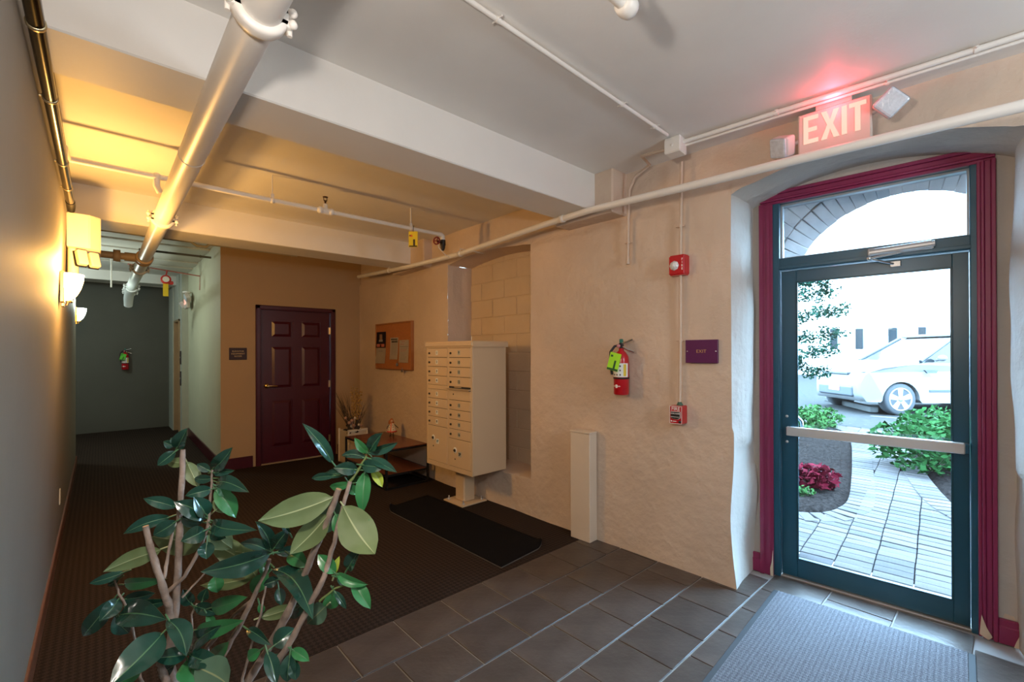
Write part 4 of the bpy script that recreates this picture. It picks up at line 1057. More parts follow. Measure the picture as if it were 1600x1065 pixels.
gm_dir = R(3.2)
gm = thing('door_mat', 'grey-blue ribbed mat on the tiles in front of the glazed door', 'mat', (3.165, .571, .0015), gm_dir)
bm = B(); box(bm, -1.75, -.445, 0, 0, .445, .006, .002); obj('rubber_base', bm, rubber, gm)
bm = B(); box(bm, -1.72, -.418, .003, -.005, .418, .010, .002); obj('pile', bm, mat_grey, gm)
bm = B()
for k in range(76): yy = -.412 + k * .011; box(bm, -1.715, yy - .0025, .0095, -.01, yy + .0025, .0122)
tag(obj('rib', bm, mat_grey, gm), kind='stuff')

# ------------------------------------------------------------------ rubber plant in the foreground
rp_ = thing('rubber_plant', 'tall potted rubber plant with cut-back woody stems and dark glossy leaves', 'plant', (.245, 1.60, 0))
PB = Vector((.245, 1.60, 0))
def loc_(p): return p - PB
def cp(cx, cy, D): return at(100 + cx * .399, 640 + cy * .399, D)
bm = B(); lathe(bm, [(0, 0), (.115, 0), (.125, .01), (.158, .27), (.168, .272), (.17, .305), (.158, .308), (.150, .27), (0, .265)], 28); obj('pot', bm, terracotta, rp_)
bm = B(); lathe(bm, [(0, .282), (.08, .28), (.149, .274)], 24)
for v in bm.verts: v.co.z += random.uniform(-.004, .004)
obj('soil', bm, soil_m, rp_)
def stem(pts, r0, r1, mat=bark, cut=False):
    P = [loc_(cp(x, y_, D)) if not isinstance(x, Vector) else x for (x, y_, D) in pts]
    Q = []
    for i in range(len(P) - 1):
        for k in range(4): Q.append(P[i].lerp(P[i + 1], k / 4) + Vector((random.uniform(-1, 1), random.uniform(-1, 1), 0)) * .0012)
    Q.append(P[-1])
    n = len(Q); rad = [(r1 + (r0 - r1) * i / (n - 1)) * .86 * random.uniform(.90, 1.12) for i in range(n)]
    bm = B(); tube(bm, Q, rad, 9, caps=True)
    if cut:
        bm.faces.ensure_lookup_table(); bm.faces[-2].material_index = 1; bm.faces[-1].material_index = 0
    return obj('stem', bm, [mat, cut_wood], rp_)
def soilpt(dx, dy): return (PB + Vector((dx, dy, .27)), None, None)
def stem2(base, pts, r0, r1, **k):
    # from the pot upward: base is an offset on the soil
    first = (Vector((base[0], base[1], .268)), 0, 0)
    return stem(list(reversed([first] + pts)), r0, r1, **k)
# each list runs from low to high; x,y in the survey crop, depth in metres
stem2((-.03, .0), [(415, 1000, 1.40), (420, 900, 1.40), (440, 760, 1.40), (447, 600, 1.41), (452, 430, 1.42), (460, 290, 1.43), (466, 155, 1.44)], .0150, .0085, cut=True)
stem([(425, 850, 1.39), (410, 770, 1.37), (385, 690, 1.35), (345, 560, 1.34), (318, 455, 1.33)][::-1], .013, .0095, cut=True)
stem([(392, 660, 1.36), (402, 600, 1.37), (420, 500, 1.39), (432, 440, 1.40)][::-1], .006, .004)
stem([(405, 712, 1.39), (470, 655, 1.40), (528, 555, 1.41), (560, 470, 1.42), (575, 340, 1.43), (580, 235, 1.43)][::-1], .0072, .0035)
stem([(462, 735, 1.42), (505, 690, 1.45), (550, 640, 1.47)][::-1], .004, .003)
stem2((.05, .02), [(720, 1065, 1.37), (820, 900, 1.36), (880, 790, 1.35), (930, 680, 1.35), (985, 540, 1.34), (1040, 410, 1.33), (1077, 310, 1.33)], .0150, .0105, cut=True)
stem2((.03, -.04), [(840, 980, 1.28), (880, 920, 1.28), (960, 770, 1.28), (1020, 650, 1.29), (1058, 520, 1.30), (1078, 430, 1.31), (1120, 280, 1.33)], .0115, .0065)
stem([(1120, 280, 1.33), (1150, 240, 1.34), (1185, 180, 1.35)][::-1], .0055, .0030, mat=twig_green)
stem2((.0, .03), [(600, 1000, 1.45), (680, 860, 1.45), (740, 740, 1.45), (785, 645, 1.45), (805, 585, 1.45)], .0120, .0065)
stem2((.02, .05), [(560, 930, 1.50), (600, 885, 1.50), (670, 800, 1.49), (745, 735, 1.47)], .0085, .006)
stem2((.06, -.02), [(700, 1050, 1.33), (740, 900, 1.33), (770, 800, 1.34), (790, 690, 1.36)], .0048, .003)
stem2((-.06, -.02), [(400, 1060, 1.27), (385, 1020, 1.27), (372, 980, 1.27)], .012, .009)
stem2((-.05, .03), [(300, 1050, 1.38), (275, 880, 1.40), (240, 760, 1.42), (215, 720, 1.42), (200, 665, 1.43)], .005, .003)
stem([(1000, 750, 1.29), (1060, 700, 1.30), (1120, 680, 1.31)][::-1], .004, .003, mat=twig_green)
stem([(505, 880, 1.50), (500, 800, 1.5), (520, 760, 1.5)], .004, .003)

def leaf(bx, by, tx, ty, wpx, D0, D1=None, top='d', face='top', fold=.25, curl=.0, roll=0.):
    """one leaf blade with a raised rib: base and tip, width across, which side is seen"""
    D1 = D1 if D1 is not None else D0
    b_ = loc_(cp(bx, by, D0)); t_ = loc_(cp(tx, ty, D1))
    ax = t_ - b_; L = ax.length; ax = ax.normalized()
    view = (fw * ((D0 + D1) / 2)).normalized()
    mid = (b_ + t_) / 2 + PB - CAMP; view = mid.normalized()
    nrm = -(view - ax * view.dot(ax)).normalized()          # toward the lens side
    side = ax.cross(nrm)
    nrm = (nrm * math.cos(R(roll)) + side * math.sin(R(roll))).normalized(); side = ax.cross(nrm)
    if face == 'under': nrm = -nrm
    wd = wpx * .399 / F * (D0 + D1) / 2 / 2 / max(.35, abs(math.cos(R(roll))))
    tw = R(random.uniform(-32, 32)); curl = curl + random.uniform(0, .22); wv_ = random.uniform(-.06, .06)
    n = 12; us = [-1, -.66, -.33, -.045, .045, .33, .66, 1]
    bm = B(); fr, bk = [], []
    for i in range(n + 1):
        t = i / n
        wv = wd * (math.sin(math.pi * min(1, t * 1.0) ** .92) ** .72) if 0 < t < 1 else wd * .02
        if t > .86: wv *= max(.12, 1 - ((t - .86) / .14) ** 1.6 * .65)
        sd = (side * math.cos(tw * (t - .4)) + nrm * math.sin(tw * (t - .4))).normalized(); nm = ax.cross(sd) * (1 if ax.cross(sd).dot(nrm) > 0 else -1)
        c = b_ + ax * (L * t) + side * (wv_ * L * math.sin(math.pi * t)) + nrm * (-curl * L * (t - .35) ** 2 + .03 * L * math.sin(math.pi * t))
        A_, K_ = [], []
        for u in us:
            off = fold * abs(u) * wv + (0 if abs(u) > .1 else -.0012) + .05 * wv * math.sin(t * 19 + u * 2) * abs(u)
            p = c + sd * (u * wv) + nm * off
            A_.append(bm.verts.new(p + nrm * .0006)); K_.append(bm.verts.new(p - nrm * (.0006 if abs(u) > .1 else .0024)))
        fr.append(A_); bk.append(K_)
    for i in range(n):
        for k in range(len(us) - 1):
            f = bm.faces.new((fr[i][k], fr[i + 1][k], fr[i + 1][k + 1], fr[i][k + 1])); f.smooth = True; f.material_index = 2 if k == 3 else 0
            f = bm.faces.new((bk[i][k + 1], bk[i + 1][k + 1], bk[i + 1][k], bk[i][k])); f.smooth = True; f.material_index = 2 if k == 3 else 1
    tube(bm, [b_ - ax * .018, b_ - ax * .006, b_ + ax * .01], [.0022, .0025, .002], 6, mi=2)
    tops = {'d': leaf_dark, 'm': leaf_mid, 'y': leaf_yel}
    und = leaf_teal if top == 'd' and face == 'under' and roll > 0 else leaf_pale
    return obj('leaf', bm, [tops[top], und, rib_m if face == 'under' or top == 'y' else rib_d], rp_)
LV = [
 # top cluster on the tall stem
 (1055, 210, 940, 55, 46, 1.33, 1.28, 'd', 'top', .5, .1, 10), (1190, 168, 1140, 112, 34, 1.35, 1.33, 'm', 'top', .4, .2, 0), (1198, 160, 1246, 92, 48, 1.35, 1.30, 'd', 'top', .5, .0, -20),
 (1190, 168, 1306, 128, 36, 1.35, 1.33, 'd', 'top', .4, -.2, 20), (1182, 188, 1085, 172, 34, 1.35, 1.34, 'd', 'top', .4, .3, 20), (1195, 190, 1300, 238, 36, 1.35, 1.30, 'd', 'top', .4, .1, -20),
 (1165, 215, 1252, 222, 52, 1.34, 1.31, 'd', 'top', .35, .3, 0), (1150, 235, 1062, 228, 52, 1.34, 1.30, 'd', 'top', .35, .3, 0), (1140, 232, 1000, 255, 40, 1.35, 1.38, 'd', 'top', .3, .2, 20),
 (1062, 258, 966, 268, 30, 1.35, 1.36, 'd', 'top', .4, .1, 0), (1178, 240, 1163, 402, 58, 1.35, 1.30, 'm', 'top', .3, .4, 10), (1205, 235, 1246, 302, 36, 1.35, 1.34, 'y', 'top', .3, .3, 0),
 (1125, 288, 1032, 300, 34, 1.34, 1.36, 'm', 'top', .3, .1, 0), (1112, 282, 1146, 334, 36, 1.34, 1.35, 'm', 'top', .3, .1, 0), (1160, 262, 1100, 285, 40, 1.36, 1.38, 'm', 'top', .3, .1, 0),
 # big pale undersides on the cut stem
 (1050, 342, 757, 428, 118, 1.33, 1.22, 'm', 'under', -.12, .25, -12), (1068, 335, 1000, 480, 105, 1.36, 1.42, 'd', 'under', -.1, .2, 15), (1035, 408, 888, 556, 96, 1.33, 1.30, 'm', 'under', -.12, .2, -10),
 (1096, 378, 1226, 566, 138, 1.31, 1.26, 'm', 'under', -.1, .15, 8), (1062, 408, 1112, 503, 66, 1.33, 1.33, 'm', 'top', .25, .2, 0),
 # lower cluster beside it
 (1062, 640, 995, 566, 54, 1.30, 1.30, 'm', 'top', .3, .1, 0), (1108, 626, 1152, 552, 50, 1.30, 1.27, 'd', 'top', .45, .1, -25), (1066, 640, 1178, 690, 38, 1.30, 1.28, 'm', 'top', .4, .3, 20),
 (1128, 672, 1203, 772, 54, 1.31, 1.28, 'm', 'top', .4, .3, -15), (1052, 712, 1044, 784, 62, 1.30, 1.31, 'm', 'top', .25, .1, 0), (1058, 708, 1106, 780, 26, 1.30, 1.29, 'd', 'top', .3, .1, 0),
 (1058, 645, 1078, 575, 26, 1.31, 1.31, 'y', 'top', .3, .0, 0), (1030, 765, 960, 832, 76, 1.30, 1.34, 'd', 'under', -.1, .1, 10), (1070, 655, 1112, 668, 40, 1.30, 1.32, 'd', 'top', .3, .1, 0), (1120, 680, 1180, 700, 30, 1.31, 1.31, 'm', 'top', .3, .2, 0),
 # middle cluster
 (812, 552, 757, 440, 44, 1.44, 1.38, 'd', 'top', .5, .1, 20), (886, 486, 853, 422, 22, 1.40, 1.36, 'd', 'top', .3, .1, 0), (820, 545, 876, 472, 58, 1.44, 1.42, 'd', 'top', .4, .1, 0),
 (802, 552, 692, 516, 44, 1.45, 1.42, 'd', 'top', .4, .2, 20), (815, 562, 548, 648, 84, 1.42, 1.28, 'd', 'top', .3, .2, -25), (762, 655, 590, 528, 96, 1.47, 1.52, 'm', 'under', -.1, .2, -10),
 (818, 612, 972, 768, 78, 1.40, 1.24, 'd', 'top', .35, .25, -28), (878, 562, 946, 608, 60, 1.41, 1.36, 'm', 'top', .3, .3, 0), (800, 640, 735, 720, 60, 1.45, 1.45, 'm', 'top', .25, .1, 0),
 (842, 662, 780, 684, 40, 1.42, 1.40, 'd', 'top', .3, .1, 0), (592, 650, 602, 716, 54, 1.44, 1.43, 'm', 'top', .3, .1, 0), (840, 695, 852, 765, 40, 1.42, 1.40, 'd', 'top', .3, .1, 0),
 (752, 652, 545, 690, 52, 1.50, 1.54, 'm', 'under', -.1, .1, 20), (770, 812, 915, 760, 48, 1.36, 1.40, 'm', 'under', -.1, .1, 20), (950, 745, 860, 800, 60, 1.38, 1.44, 'd', 'top', .2, .1, 0), (830, 560, 935, 552, 40, 1.46, 1.5, 'd', 'top', .3, .2, 0),
 (775, 600, 800, 640, 44, 1.47, 1.47, 'm', 'top', .3, .1, 0), (765, 760, 775, 800, 26, 1.35, 1.35, 'm', 'top', .3, .1, 0),
 # left clusters
 (442, 380, 318, 344, 46, 1.41, 1.36, 'd', 'top', .35, .3, 10), (418, 418, 228, 482, 50, 1.41, 1.34, 'd', 'top', .4, .3, 10), (440, 436, 347, 492, 60, 1.40, 1.37, 'd', 'top', .3, .2, 0),
 (562, 425, 437, 362, 72, 1.42, 1.36, 'd', 'top', .3, .3, 0), (562, 416, 516, 342, 58, 1.42, 1.38, 'd', 'top', .4, .2, 20), (568, 440, 712, 464, 62, 1.42, 1.34, 'd', 'top', .35, .3, 0),
 (575, 458, 655, 540, 82, 1.44, 1.47, 'm', 'under', -.1, .2, 0), (555, 470, 465, 512, 66, 1.41, 1.35, 'd', 'top', .25, .3, 0), (560, 516, 558, 584, 56, 1.42, 1.40, 'd', 'top', .3, .1, 0),
 (555, 520, 368, 500, 112, 1.46, 1.50, 'm', 'under', -.1, .2, 0), (380, 545, 157, 622, 70, 1.40, 1.32, 'd', 'under', -.12, .2, -20), (700, 560, 575, 520, 80, 1.5, 1.55, 'm', 'under', -.1, .1, 0),
 (575, 480, 630, 500, 44, 1.42, 1.40, 'd', 'top', .3, .1, 0), (545, 440, 455, 420, 50, 1.44, 1.42, 'd', 'top', .3, .1, 0), (590, 395, 640, 350, 70, 1.46, 1.48, 'm', 'under', -.1, .1, 0),
 (440, 152, 478, 76, 50, 1.44, 1.40, 'd', 'top', .45, .0, -20), (437, 162, 364, 218, 42, 1.44, 1.41, 'd', 'top', .4, .2, 10), (432, 142, 390, 124, 34, 1.44, 1.42, 'd', 'top', .3, .1, 0), (438, 130, 418, 110, 24, 1.44, 1.43, 'd', 'top', .3, .1, 0),
 (480, 203, 528, 302, 54, 1.46, 1.46, 'y', 'under', -.1, .1, 0), (470, 212, 402, 200, 40, 1.46, 1.47, 'm', 'under', -.1, .1, 15),
 (582, 232, 652, 152, 54, 1.43, 1.38, 'd', 'top', .45, .1, -15), (572, 240, 520, 212, 34, 1.43, 1.42, 'd', 'top', .3, .1, 0), (582, 246, 658, 238, 30, 1.43, 1.41, 'd', 'top', .4, .2, 0),
 (590, 280, 697, 314, 56, 1.43, 1.37, 'd', 'top', .3, .3, 0), (580, 310, 478, 336, 48, 1.43, 1.38, 'd', 'top', .35, .3, 0), (592, 312, 672, 422, 66, 1.44, 1.44, 'm', 'top', .25, .2, 0), (585, 268, 508, 268, 34, 1.43, 1.44, 'd', 'top', .3, .1, 0), (600, 300, 655, 330, 44, 1.44, 1.46, 'm', 'top', .3, .1, 0),
 # low left cluster
 (236, 635, 96, 678, 36, 1.43, 1.38, 'd', 'top', .3, .2, 10), (228, 684, 368, 680, 44, 1.42, 1.36, 'm', 'top', .3, .2, 30), (216, 738, 142, 822, 62, 1.42, 1.36, 'd', 'top', .3, .2, 0), (195, 740, 58, 905, 70, 1.44, 1.40, 'd', 'top', .3, .3, 0),
 (232, 742, 352, 718, 46, 1.43, 1.45, 'd', 'top', .3, .1, 0), (250, 768, 392, 756, 46, 1.41, 1.36, 'd', 'top', .35, .2, 15), (205, 802, 374, 812, 96, 1.40, 1.32, 'd', 'top', .25, .2, -10), (200, 805, 256, 876, 62, 1.43, 1.44, 'd', 'top', .3, .2, 0), (215, 660, 170, 690, 26, 1.43, 1.43, 'd', 'top', .3, .1, 0), (150, 800, 70, 870, 50, 1.45, 1.45, 'm', 'top', .3, .1, 0),
 # bottom
 (408, 818, 482, 950, 72, 1.28, 1.22, 'd', 'top', .35, .1, -20), (492, 945, 597, 852, 62, 1.32, 1.24, 'd', 'top', .45, .1, -20), (390, 870, 185, 1068, 124, 1.24, 1.10, 'd', 'top', .2, .1, 15), (305, 985, 205, 1068, 80, 1.30, 1.28, 'm', 'top', .2, .1, 0),
 (512, 862, 682, 828, 64, 1.45, 1.40, 'm', 'top', .25, .2, 0), (572, 776, 700, 738, 62, 1.46, 1.40, 'm', 'top', .25, .2, 0), (512, 768, 605, 798, 46, 1.48, 1.46, 'd', 'top', .3, .1, 0), (502, 762, 468, 706, 46, 1.48, 1.46, 'd', 'top', .3, .1, 0), (540, 750, 560, 700, 40, 1.5, 1.5, 'd', 'top', .3, .1, 0),
 (580, 962, 640, 912, 54, 1.36, 1.32, 'm', 'top', .3, .1, 0), (482, 958, 352, 970, 60, 1.28, 1.22, 'd', 'top', .35, .2, 10), (488, 958, 600, 992, 66, 1.28, 1.22, 'd', 'top', .3, .2, 0), (482, 975, 530, 1070, 92, 1.28, 1.24, 'm', 'top', .25, .2, 0), (520, 1005, 665, 1080, 124, 1.24, 1.14, 'd', 'under', -.1, .1, 10),
 (795, 945, 832, 1075, 54, 1.26, 1.22, 'd', 'top', .5, .1, 0), (715, 856, 800, 918, 40, 1.33, 1.28, 'd', 'top', .4, .1, 10), (820, 925, 905, 855, 80, 1.30, 1.34, 'd', 'top', .25, .1, 0), (885, 955, 872, 1068, 58, 1.26, 1.24, 'd', 'top', .45, .1, 10), (892, 938, 958, 982, 42, 1.27, 1.25, 'm', 'top', .35, .2, 0), (768, 940, 716, 975, 46, 1.3, 1.3, 'm', 'top', .3, .1, 0), (560, 800, 590, 850, 30, 1.46, 1.46, 'm', 'top', .3, .1, 0), (850, 960, 800, 1000, 50, 1.28, 1.28, 'd', 'top', .3, .1, 0), (905, 980, 905, 1060, 44, 1.26, 1.24, 'd', 'top', .45, .1, 15), (430, 1000, 360, 1050, 50, 1.3, 1.3, 'd', 'top', .3, .1, 0),
]
for a in LV: leaf(*a)

# ------------------------------------------------------------------ outside
def gz(x): return min(max(0., .03 * (x - 4.5)), .25)
def gpt(px, py):
    z = 0
    for _ in range(25):
        p = onplane(2, z, px, py); z = gz(p.x)
    return p
# masonry of the outer wall with an arched passage
UC, ZA, RA = -.163, 1.91, .647
V0, V1 = 3.60, 4.00
wx = struct(thing('wall_exterior', None, None, (0, 0, 0), RW))
brick_m = M('pale_brick', (.46, .43, .42), .95, spec=.05, var=.12, vscale=7)
mort = M('mortar', (.30, .29, .29), .9)
XO = 3.0; R0 = .90                                                    # inner radius of the splay
def arcpt(r_, k, n=28): return (UC - r_ * math.cos(math.pi * k / n), ZA + r_ * math.sin(math.pi * k / n))
bm = B()
for s_ in (-1, 1):
    slab(bm, [(s_ * XO, V0 + .01), (UC + s_ * (R0 + .02), V0 + .01), (UC + s_ * (RA + .02), V1), (s_ * XO, V1)], -.05, ZA)
    slab(bm, [(s_ * XO, V0 + .01), (UC + s_ * (R0 + .02), V0 + .01), (UC + s_ * (R0 + .02), V1), (s_ * XO, V1)], ZA, 4.2)
for k in range(28):
    q_ = [(arcpt(R0 + .02, k), V0 + .01), (arcpt(R0 + .02, k + 1), V0 + .01), (arcpt(RA + .02, k + 1), V1), (arcpt(RA + .02, k), V1)]
    lo = [bm.verts.new((p[0], v, p[1])) for p, v in q_]; hi = [bm.verts.new((p[0], v, 4.2)) for p, v in q_]
    fs_ = [bm.faces.new(lo), bm.faces.new(list(reversed(hi)))] + [bm.faces.new((lo[a], lo[(a + 1) % 4], hi[(a + 1) % 4], hi[a])) for a in range(4)]
    bmesh.ops.recalc_face_normals(bm, faces=fs_)
obj('masonry', bm, mort, wx)
SPL = math.atan((R0 - RA) / (V1 - V0))
bm = B(); box(bm, -.036, -.097, 0, .036, .097, .03, .004); bk0 = obj('brick', bm, brick_m, wx); first = True
nb = 32
for k in range(nb):
    a = math.pi * (k + .5) / nb
    for j in range(2):
        o = bk0 if first else inst(bk0, wx); first = False
        t = .27 + .49 * j
        rr = R0 + (RA - R0) * t - .006 + random.uniform(-.003, .003)
        rad_ = Vector((-math.cos(a), 0, math.sin(a)))
        yax = (Vector((0, V1 - V0, 0)) + rad_ * (RA - R0)).normalized(); xax = Vector((math.sin(a), 0, math.cos(a))); zax = xax.cross(yax)
        mm = Matrix((xax, yax, zax)).transposed().to_4x4()
        sc = rr * math.pi / nb / .0745
        o.matrix_local = Matrix.Translation((UC + rad_.x * rr, V0 + (V1 - V0) * t, ZA + rad_.z * rr)) @ mm @ Matrix.Diagonal((sc, 1.15, 1, 1))
for s_ in (-1, 1):
    for k in range(24):
        for j in range(2):
            o = inst(bk0, wx); t = .27 + .49 * j; rr = R0 + (RA - R0) * t - .006
            yax = Vector((s_ * (RA - R0), V1 - V0, 0)).normalized(); xax = Vector((0, 0, s_)); zax = xax.cross(yax)
            o.matrix_local = Matrix.Translation((UC + s_ * rr, V0 + (V1 - V0) * t, .04 + k * .08)) @ Matrix((xax, yax, zax)).transposed().to_4x4() @ Matrix.Diagonal((1, 1.15, 1, 1))
bm = B(); box(bm, -.845, 3.52, 2.5, .20, 3.62, 2.78); obj('lintel', bm, mort, wx)

# ground, road, planting beds
bm = B(); g = []
xs_ = [3.4, 4.5, 5.5, 7, 9, 10, 11, 12.9, 18, 40, 90]
for x in xs_: g.append([bm.verts.new((x, y_, gz(x) - .075)) for y_ in (-40, -8, -3, 0, 3, 8, 40)])
for i in range(len(xs_) - 1):
    for k in range(6): bm.faces.new((g[i][k], g[i + 1][k], g[i + 1][k + 1], g[i][k + 1]))
struct(obj('ground', bm, M('earth', (.012, .011, .010), .95, spec=0, var=.2, vscale=3)))
edge_l = [(4.70, 1.62), (4.80, 1.36), (4.98, 1.17), (5.30, 1.10), (5.62, 1.12), (6.27, 1.227), (7.3, 1.42), (8.52, 1.67), (9.3, 1.92), (9.75, 2.25)]
edge_r = [(5.2, -.10), (5.6, .16), (5.96, .36), (6.6, .55), (7.4, .74), (8.2, .92), (9.0, 1.12), (9.75, 1.22)]
def smooth(pts, n=6):
    out = []
    for i in range(len(pts) - 1):
        p0 = Vector(pts[max(0, i - 1)]); p1 = Vector(pts[i]); p2 = Vector(pts[i + 1]); p3 = Vector(pts[min(len(pts) - 1, i + 2)])
        for k in range(n):
            t = k / n; out.append(.5 * (2 * p1 + (p2 - p0) * t + (2 * p0 - 5 * p1 + 4 * p2 - p3) * t * t + (3 * p1 - p0 - 3 * p2 + p3) * t ** 3))
    out.append(Vector(pts[-1])); return out
EL = smooth([Vector((*p, 0)) for p in edge_l]); ER = smooth([Vector((*p, 0)) for p in edge_r])
def y_left(x):
    for a, b_ in zip(EL, EL[1:]):
        if a.x <= x <= b_.x: return a.y + (b_.y - a.y) * (x - a.x) / max(1e-6, b_.x - a.x)
    return 9
def y_right(x):
    for a, b_ in zip(ER, ER[1:]):
        if a.x <= x <= b_.x: return a.y + (b_.y - a.y) * (x - a.x) / max(1e-6, b_.x - a.x)
    return -9 if x < 5.3 else 1.22
mulch = M('mulch', (.015, .012, .011), .95, spec=0, var=.5, vscale=30, bump=1, bscale=60)
def bed(name, label, edge, outer, parent=None):
    bm = B(); n = len(edge)
    rows = []
    for e in edge:
        rows.append([bm.verts.new((e.x + (outer(e).x - e.x) * t, e.y + (outer(e).y - e.y) * t, gz(e.x) + (-.03 if t == 0 else .02 + .02 * noise.noise(Vector((e.x * 6, t * 9, 0)))))) for t in [k / 14 for k in range(15)]])
    for i in range(n - 1):
        for k in range(14): bm.faces.new((rows[i][k], rows[i + 1][k], rows[i + 1][k + 1], rows[i][k + 1]))
    o = obj('mulch', bm, mulch, bpy.data.objects['ground']); tag(o, kind='stuff'); return o
bed('mulch_bed', 'dark mulch bed with red and green plants along the curving path', EL, lambda e: Vector((e.x + .3, e.y + 1.8, 0)))
bed('mulch_bed', 'mulch bed under the big green shrub on the other side of the path', ER, lambda e: Vector((e.x + .2, e.y - 1.8, 0)))
# pavers
path = struct(thing('path', None, None, (0, 0, 0)))
pav_mats = [M('paver_%d' % i, c, .9, var=.10, vscale=9, bump=.2, bscale=40, spec=0) for i, c in enumerate(((.076, .068, .066), (.086, .076, .072), (.066, .061, .060)))]
PW, PD = .215, .108
pp_ = []
for i in range(3):
    bm = B(); box(bm, -PW / 2 + .003, -PD / 2 + .003, -.05, PW / 2 - .003, PD / 2 - .003, .0, .004); pp_.append(obj('paver', bm, pav_mats[i], path))
cand = []
for r_ in range(64):
    for c in range(-7, 9):
        u = -.33 + (c + .5) * PW + (.0015 * math.sin(r_)); v = 3.66 + (r_ + .5) * PD
        p = WP(u, v, 0)
        if v < 4.06 and not (UC - RA - .06 < u < UC + RA + .06): continue
        if p.x > 4.75 and p.y > y_left(p.x) - .13: continue
        if p.x > 5.2 and p.y < y_right(p.x) + .13: continue
        d = p - CAMP; f_ = d.dot(fw); X_ = CX + F * d.dot(rt) / f_; Y_ = CY - F * d.dot(up) / f_
        vis = 1215 < X_ < 1525 and 600 < Y_ < 985
        cand.append((not vis, p.length, p, SK + random.uniform(-.006, .006), False))
for E_, s in ((EL, -1), (ER, 1)):      # soldier course along both bed edges
    acc = 0; a = E_[0]
    for a, b_ in zip(E_, E_[1:]):
        seg = (b_ - a).length; d = (b_ - a).normalized()
        while acc < seg:
            p = a + d * acc; nrm = Vector((-d.y, d.x, 0)) * s
            q_ = p + nrm * .105 + Vector((0, 0, .006))
            cand.append((False, q_.length, q_, math.atan2(d.y, d.x), True)); acc += PD + .002
        acc -= seg
cand.sort(key=lambda c: (c[0], c[1]))
used = [False] * 3; rest = B()
for n_, (inv, _, p, ang, sold) in enumerate(cand):
    z = gz(p.x) + p.z + random.uniform(-.002, .002); rot = ang
    if inv or n_ >= 296:
        b2 = B(); box(b2, -PD / 2 + .003, -PW / 2 + .003, -.05, PD / 2 - .003, PW / 2 - .003, 0); b2.transform(Matrix.Translation((p.x, p.y, z)) @ Matrix.Rotation(rot, 4, 'Z'))
        me = bpy.data.meshes.new('t'); b2.to_mesh(me); b2.free(); rest.from_mesh(me); bpy.data.meshes.remove(me); continue
    i = random.randrange(3)
    o = pp_[i] if not used[i] else inst(pp_[i], path); used[i] = True
    o.location = (p.x, p.y, z); o.rotation_euler = (0, math.atan(.03) * -1 if p.x > 4.5 else 0, rot + math.pi / 2)
tag(obj('far_paver', rest, pav_mats[1], path), kind='stuff')
# road with painted line and wheel stop
bm = B(); g = []
for x, y_ in ((9.9, 0), (10.4, 0), (11.5, 0), (12.9, 0), (16, 0), (30, 0)):
    g.append([bm.verts.new((x + (.35 * (yy - 1.7) if x < 10 else 0) * .3, yy, gz(x) + .004)) for yy in (-14, -4, 0, 1.5, 3, 6, 20)])
for i in range(5):
    for k in range(6): bm.faces.new((g[i][k], g[i + 1][k], g[i + 1][k + 1], g[i][k + 1]))
road = struct(obj('road', bm, M('asphalt', (.040, .039, .038), .95, spec=0, var=.15, vscale=12, bump=.3, bscale=90)))
a, b_ = gpt(1395, 655), gpt(1490, 661)
def paint(p, q, wd):
    d = (q - p).normalized(); s = Vector((-d.y, d.x, 0)) * wd / 2; bm = B()
    bm.faces.new([bm.verts.new((v.x, v.y, gz(v.x) + .009)) for v in (p - s, q - s, q + s, p + s)]); obj('painted_line', bm, M('road_paint', (.10, .10, .10), .9, spec=0), road)
paint(gpt(1360, 650), gpt(1520, 664), .12)
a, b_ = gpt(1293, 626), gpt(1366, 647)
ws = thing('wheel_stop', 'long pale concrete wheel stop under the bumper of the white car', 'wheel stop', ((a.x + b_.x) / 2, (a.y + b_.y) / 2, gz(a.x)), math.atan2(b_.y - a.y, b_.x - a.x))
L_ = (b_ - a).length / 2
bm = B(); box(bm, -L_, -.08, 0, L_, .08, .12, .025, seg=2); obj('block', bm, M('concrete', (.07, .07, .067), .95, spec=0, var=.1), ws)

# plants outside
def leafcloud(bm, c, rad, n, size, mi=0, flat=.75):
    for _ in range(n):
        d = Vector((random.gauss(0, 1), random.gauss(0, 1), random.gauss(0, 1))).normalized() * random.random() ** .4
        p = Vector(c) + Vector((d.x * rad[0], d.y * rad[1], d.z * rad[2])); s = size * random.uniform(.6, 1.25)
        a = Vector((random.gauss(0, 1), random.gauss(0, 1), random.gauss(0, flat))).normalized(); b2 = a.cross(Vector((random.gauss(0, 1), random.gauss(0, 1), random.gauss(0, 1)))).normalized()
        vs = [bm.verts.new(p + a * s), bm.verts.new(p + b2 * s * .45), bm.verts.new(p - a * s * .8), bm.verts.new(p - b2 * s * .45)]
        f = bm.faces.new(vs); f.material_index = mi
g_green = M('shrub_green', (.013, .050, .0125), .8, spec=.05, var=.4, vscale=6); g_teal = M('tree_leaf', (.006, .030, .018), .8, spec=.05, var=.3, vscale=4)
def shrub(name, label, px, py, rad, n, size, mat, lift=.8, extra=None):
    p = gpt(px, py)
    t = thing(name, label, 'plant', (p.x, p.y, gz(p.x)))
    bm = B(); leafcloud(bm, (0, 0, rad[2] * lift), rad, n, size); tag(obj('foliage', bm, mat, t), kind='stuff')
    bm = B()
    for k in range(5): tube(bm, [(0, 0, -.02), (random.uniform(-.5, .5) * rad[0], random.uniform(-.5, .5) * rad[1], rad[2] * .9)], [.008, .004], 5)
    obj('stems', bm, M('shrub_stem', (.10, .07, .05), .9), t)
    return t
shrub('garden_shrub', 'broad green shrub seen through the door glass beside the brick path', 1458, 735, (.62, .62, .36), 1500, .055, g_green)
shrub('garden_shrub', 'smaller green shrub behind the broad one near the road', 1478, 682, (.75, .6, .26), 900, .055, g_green)
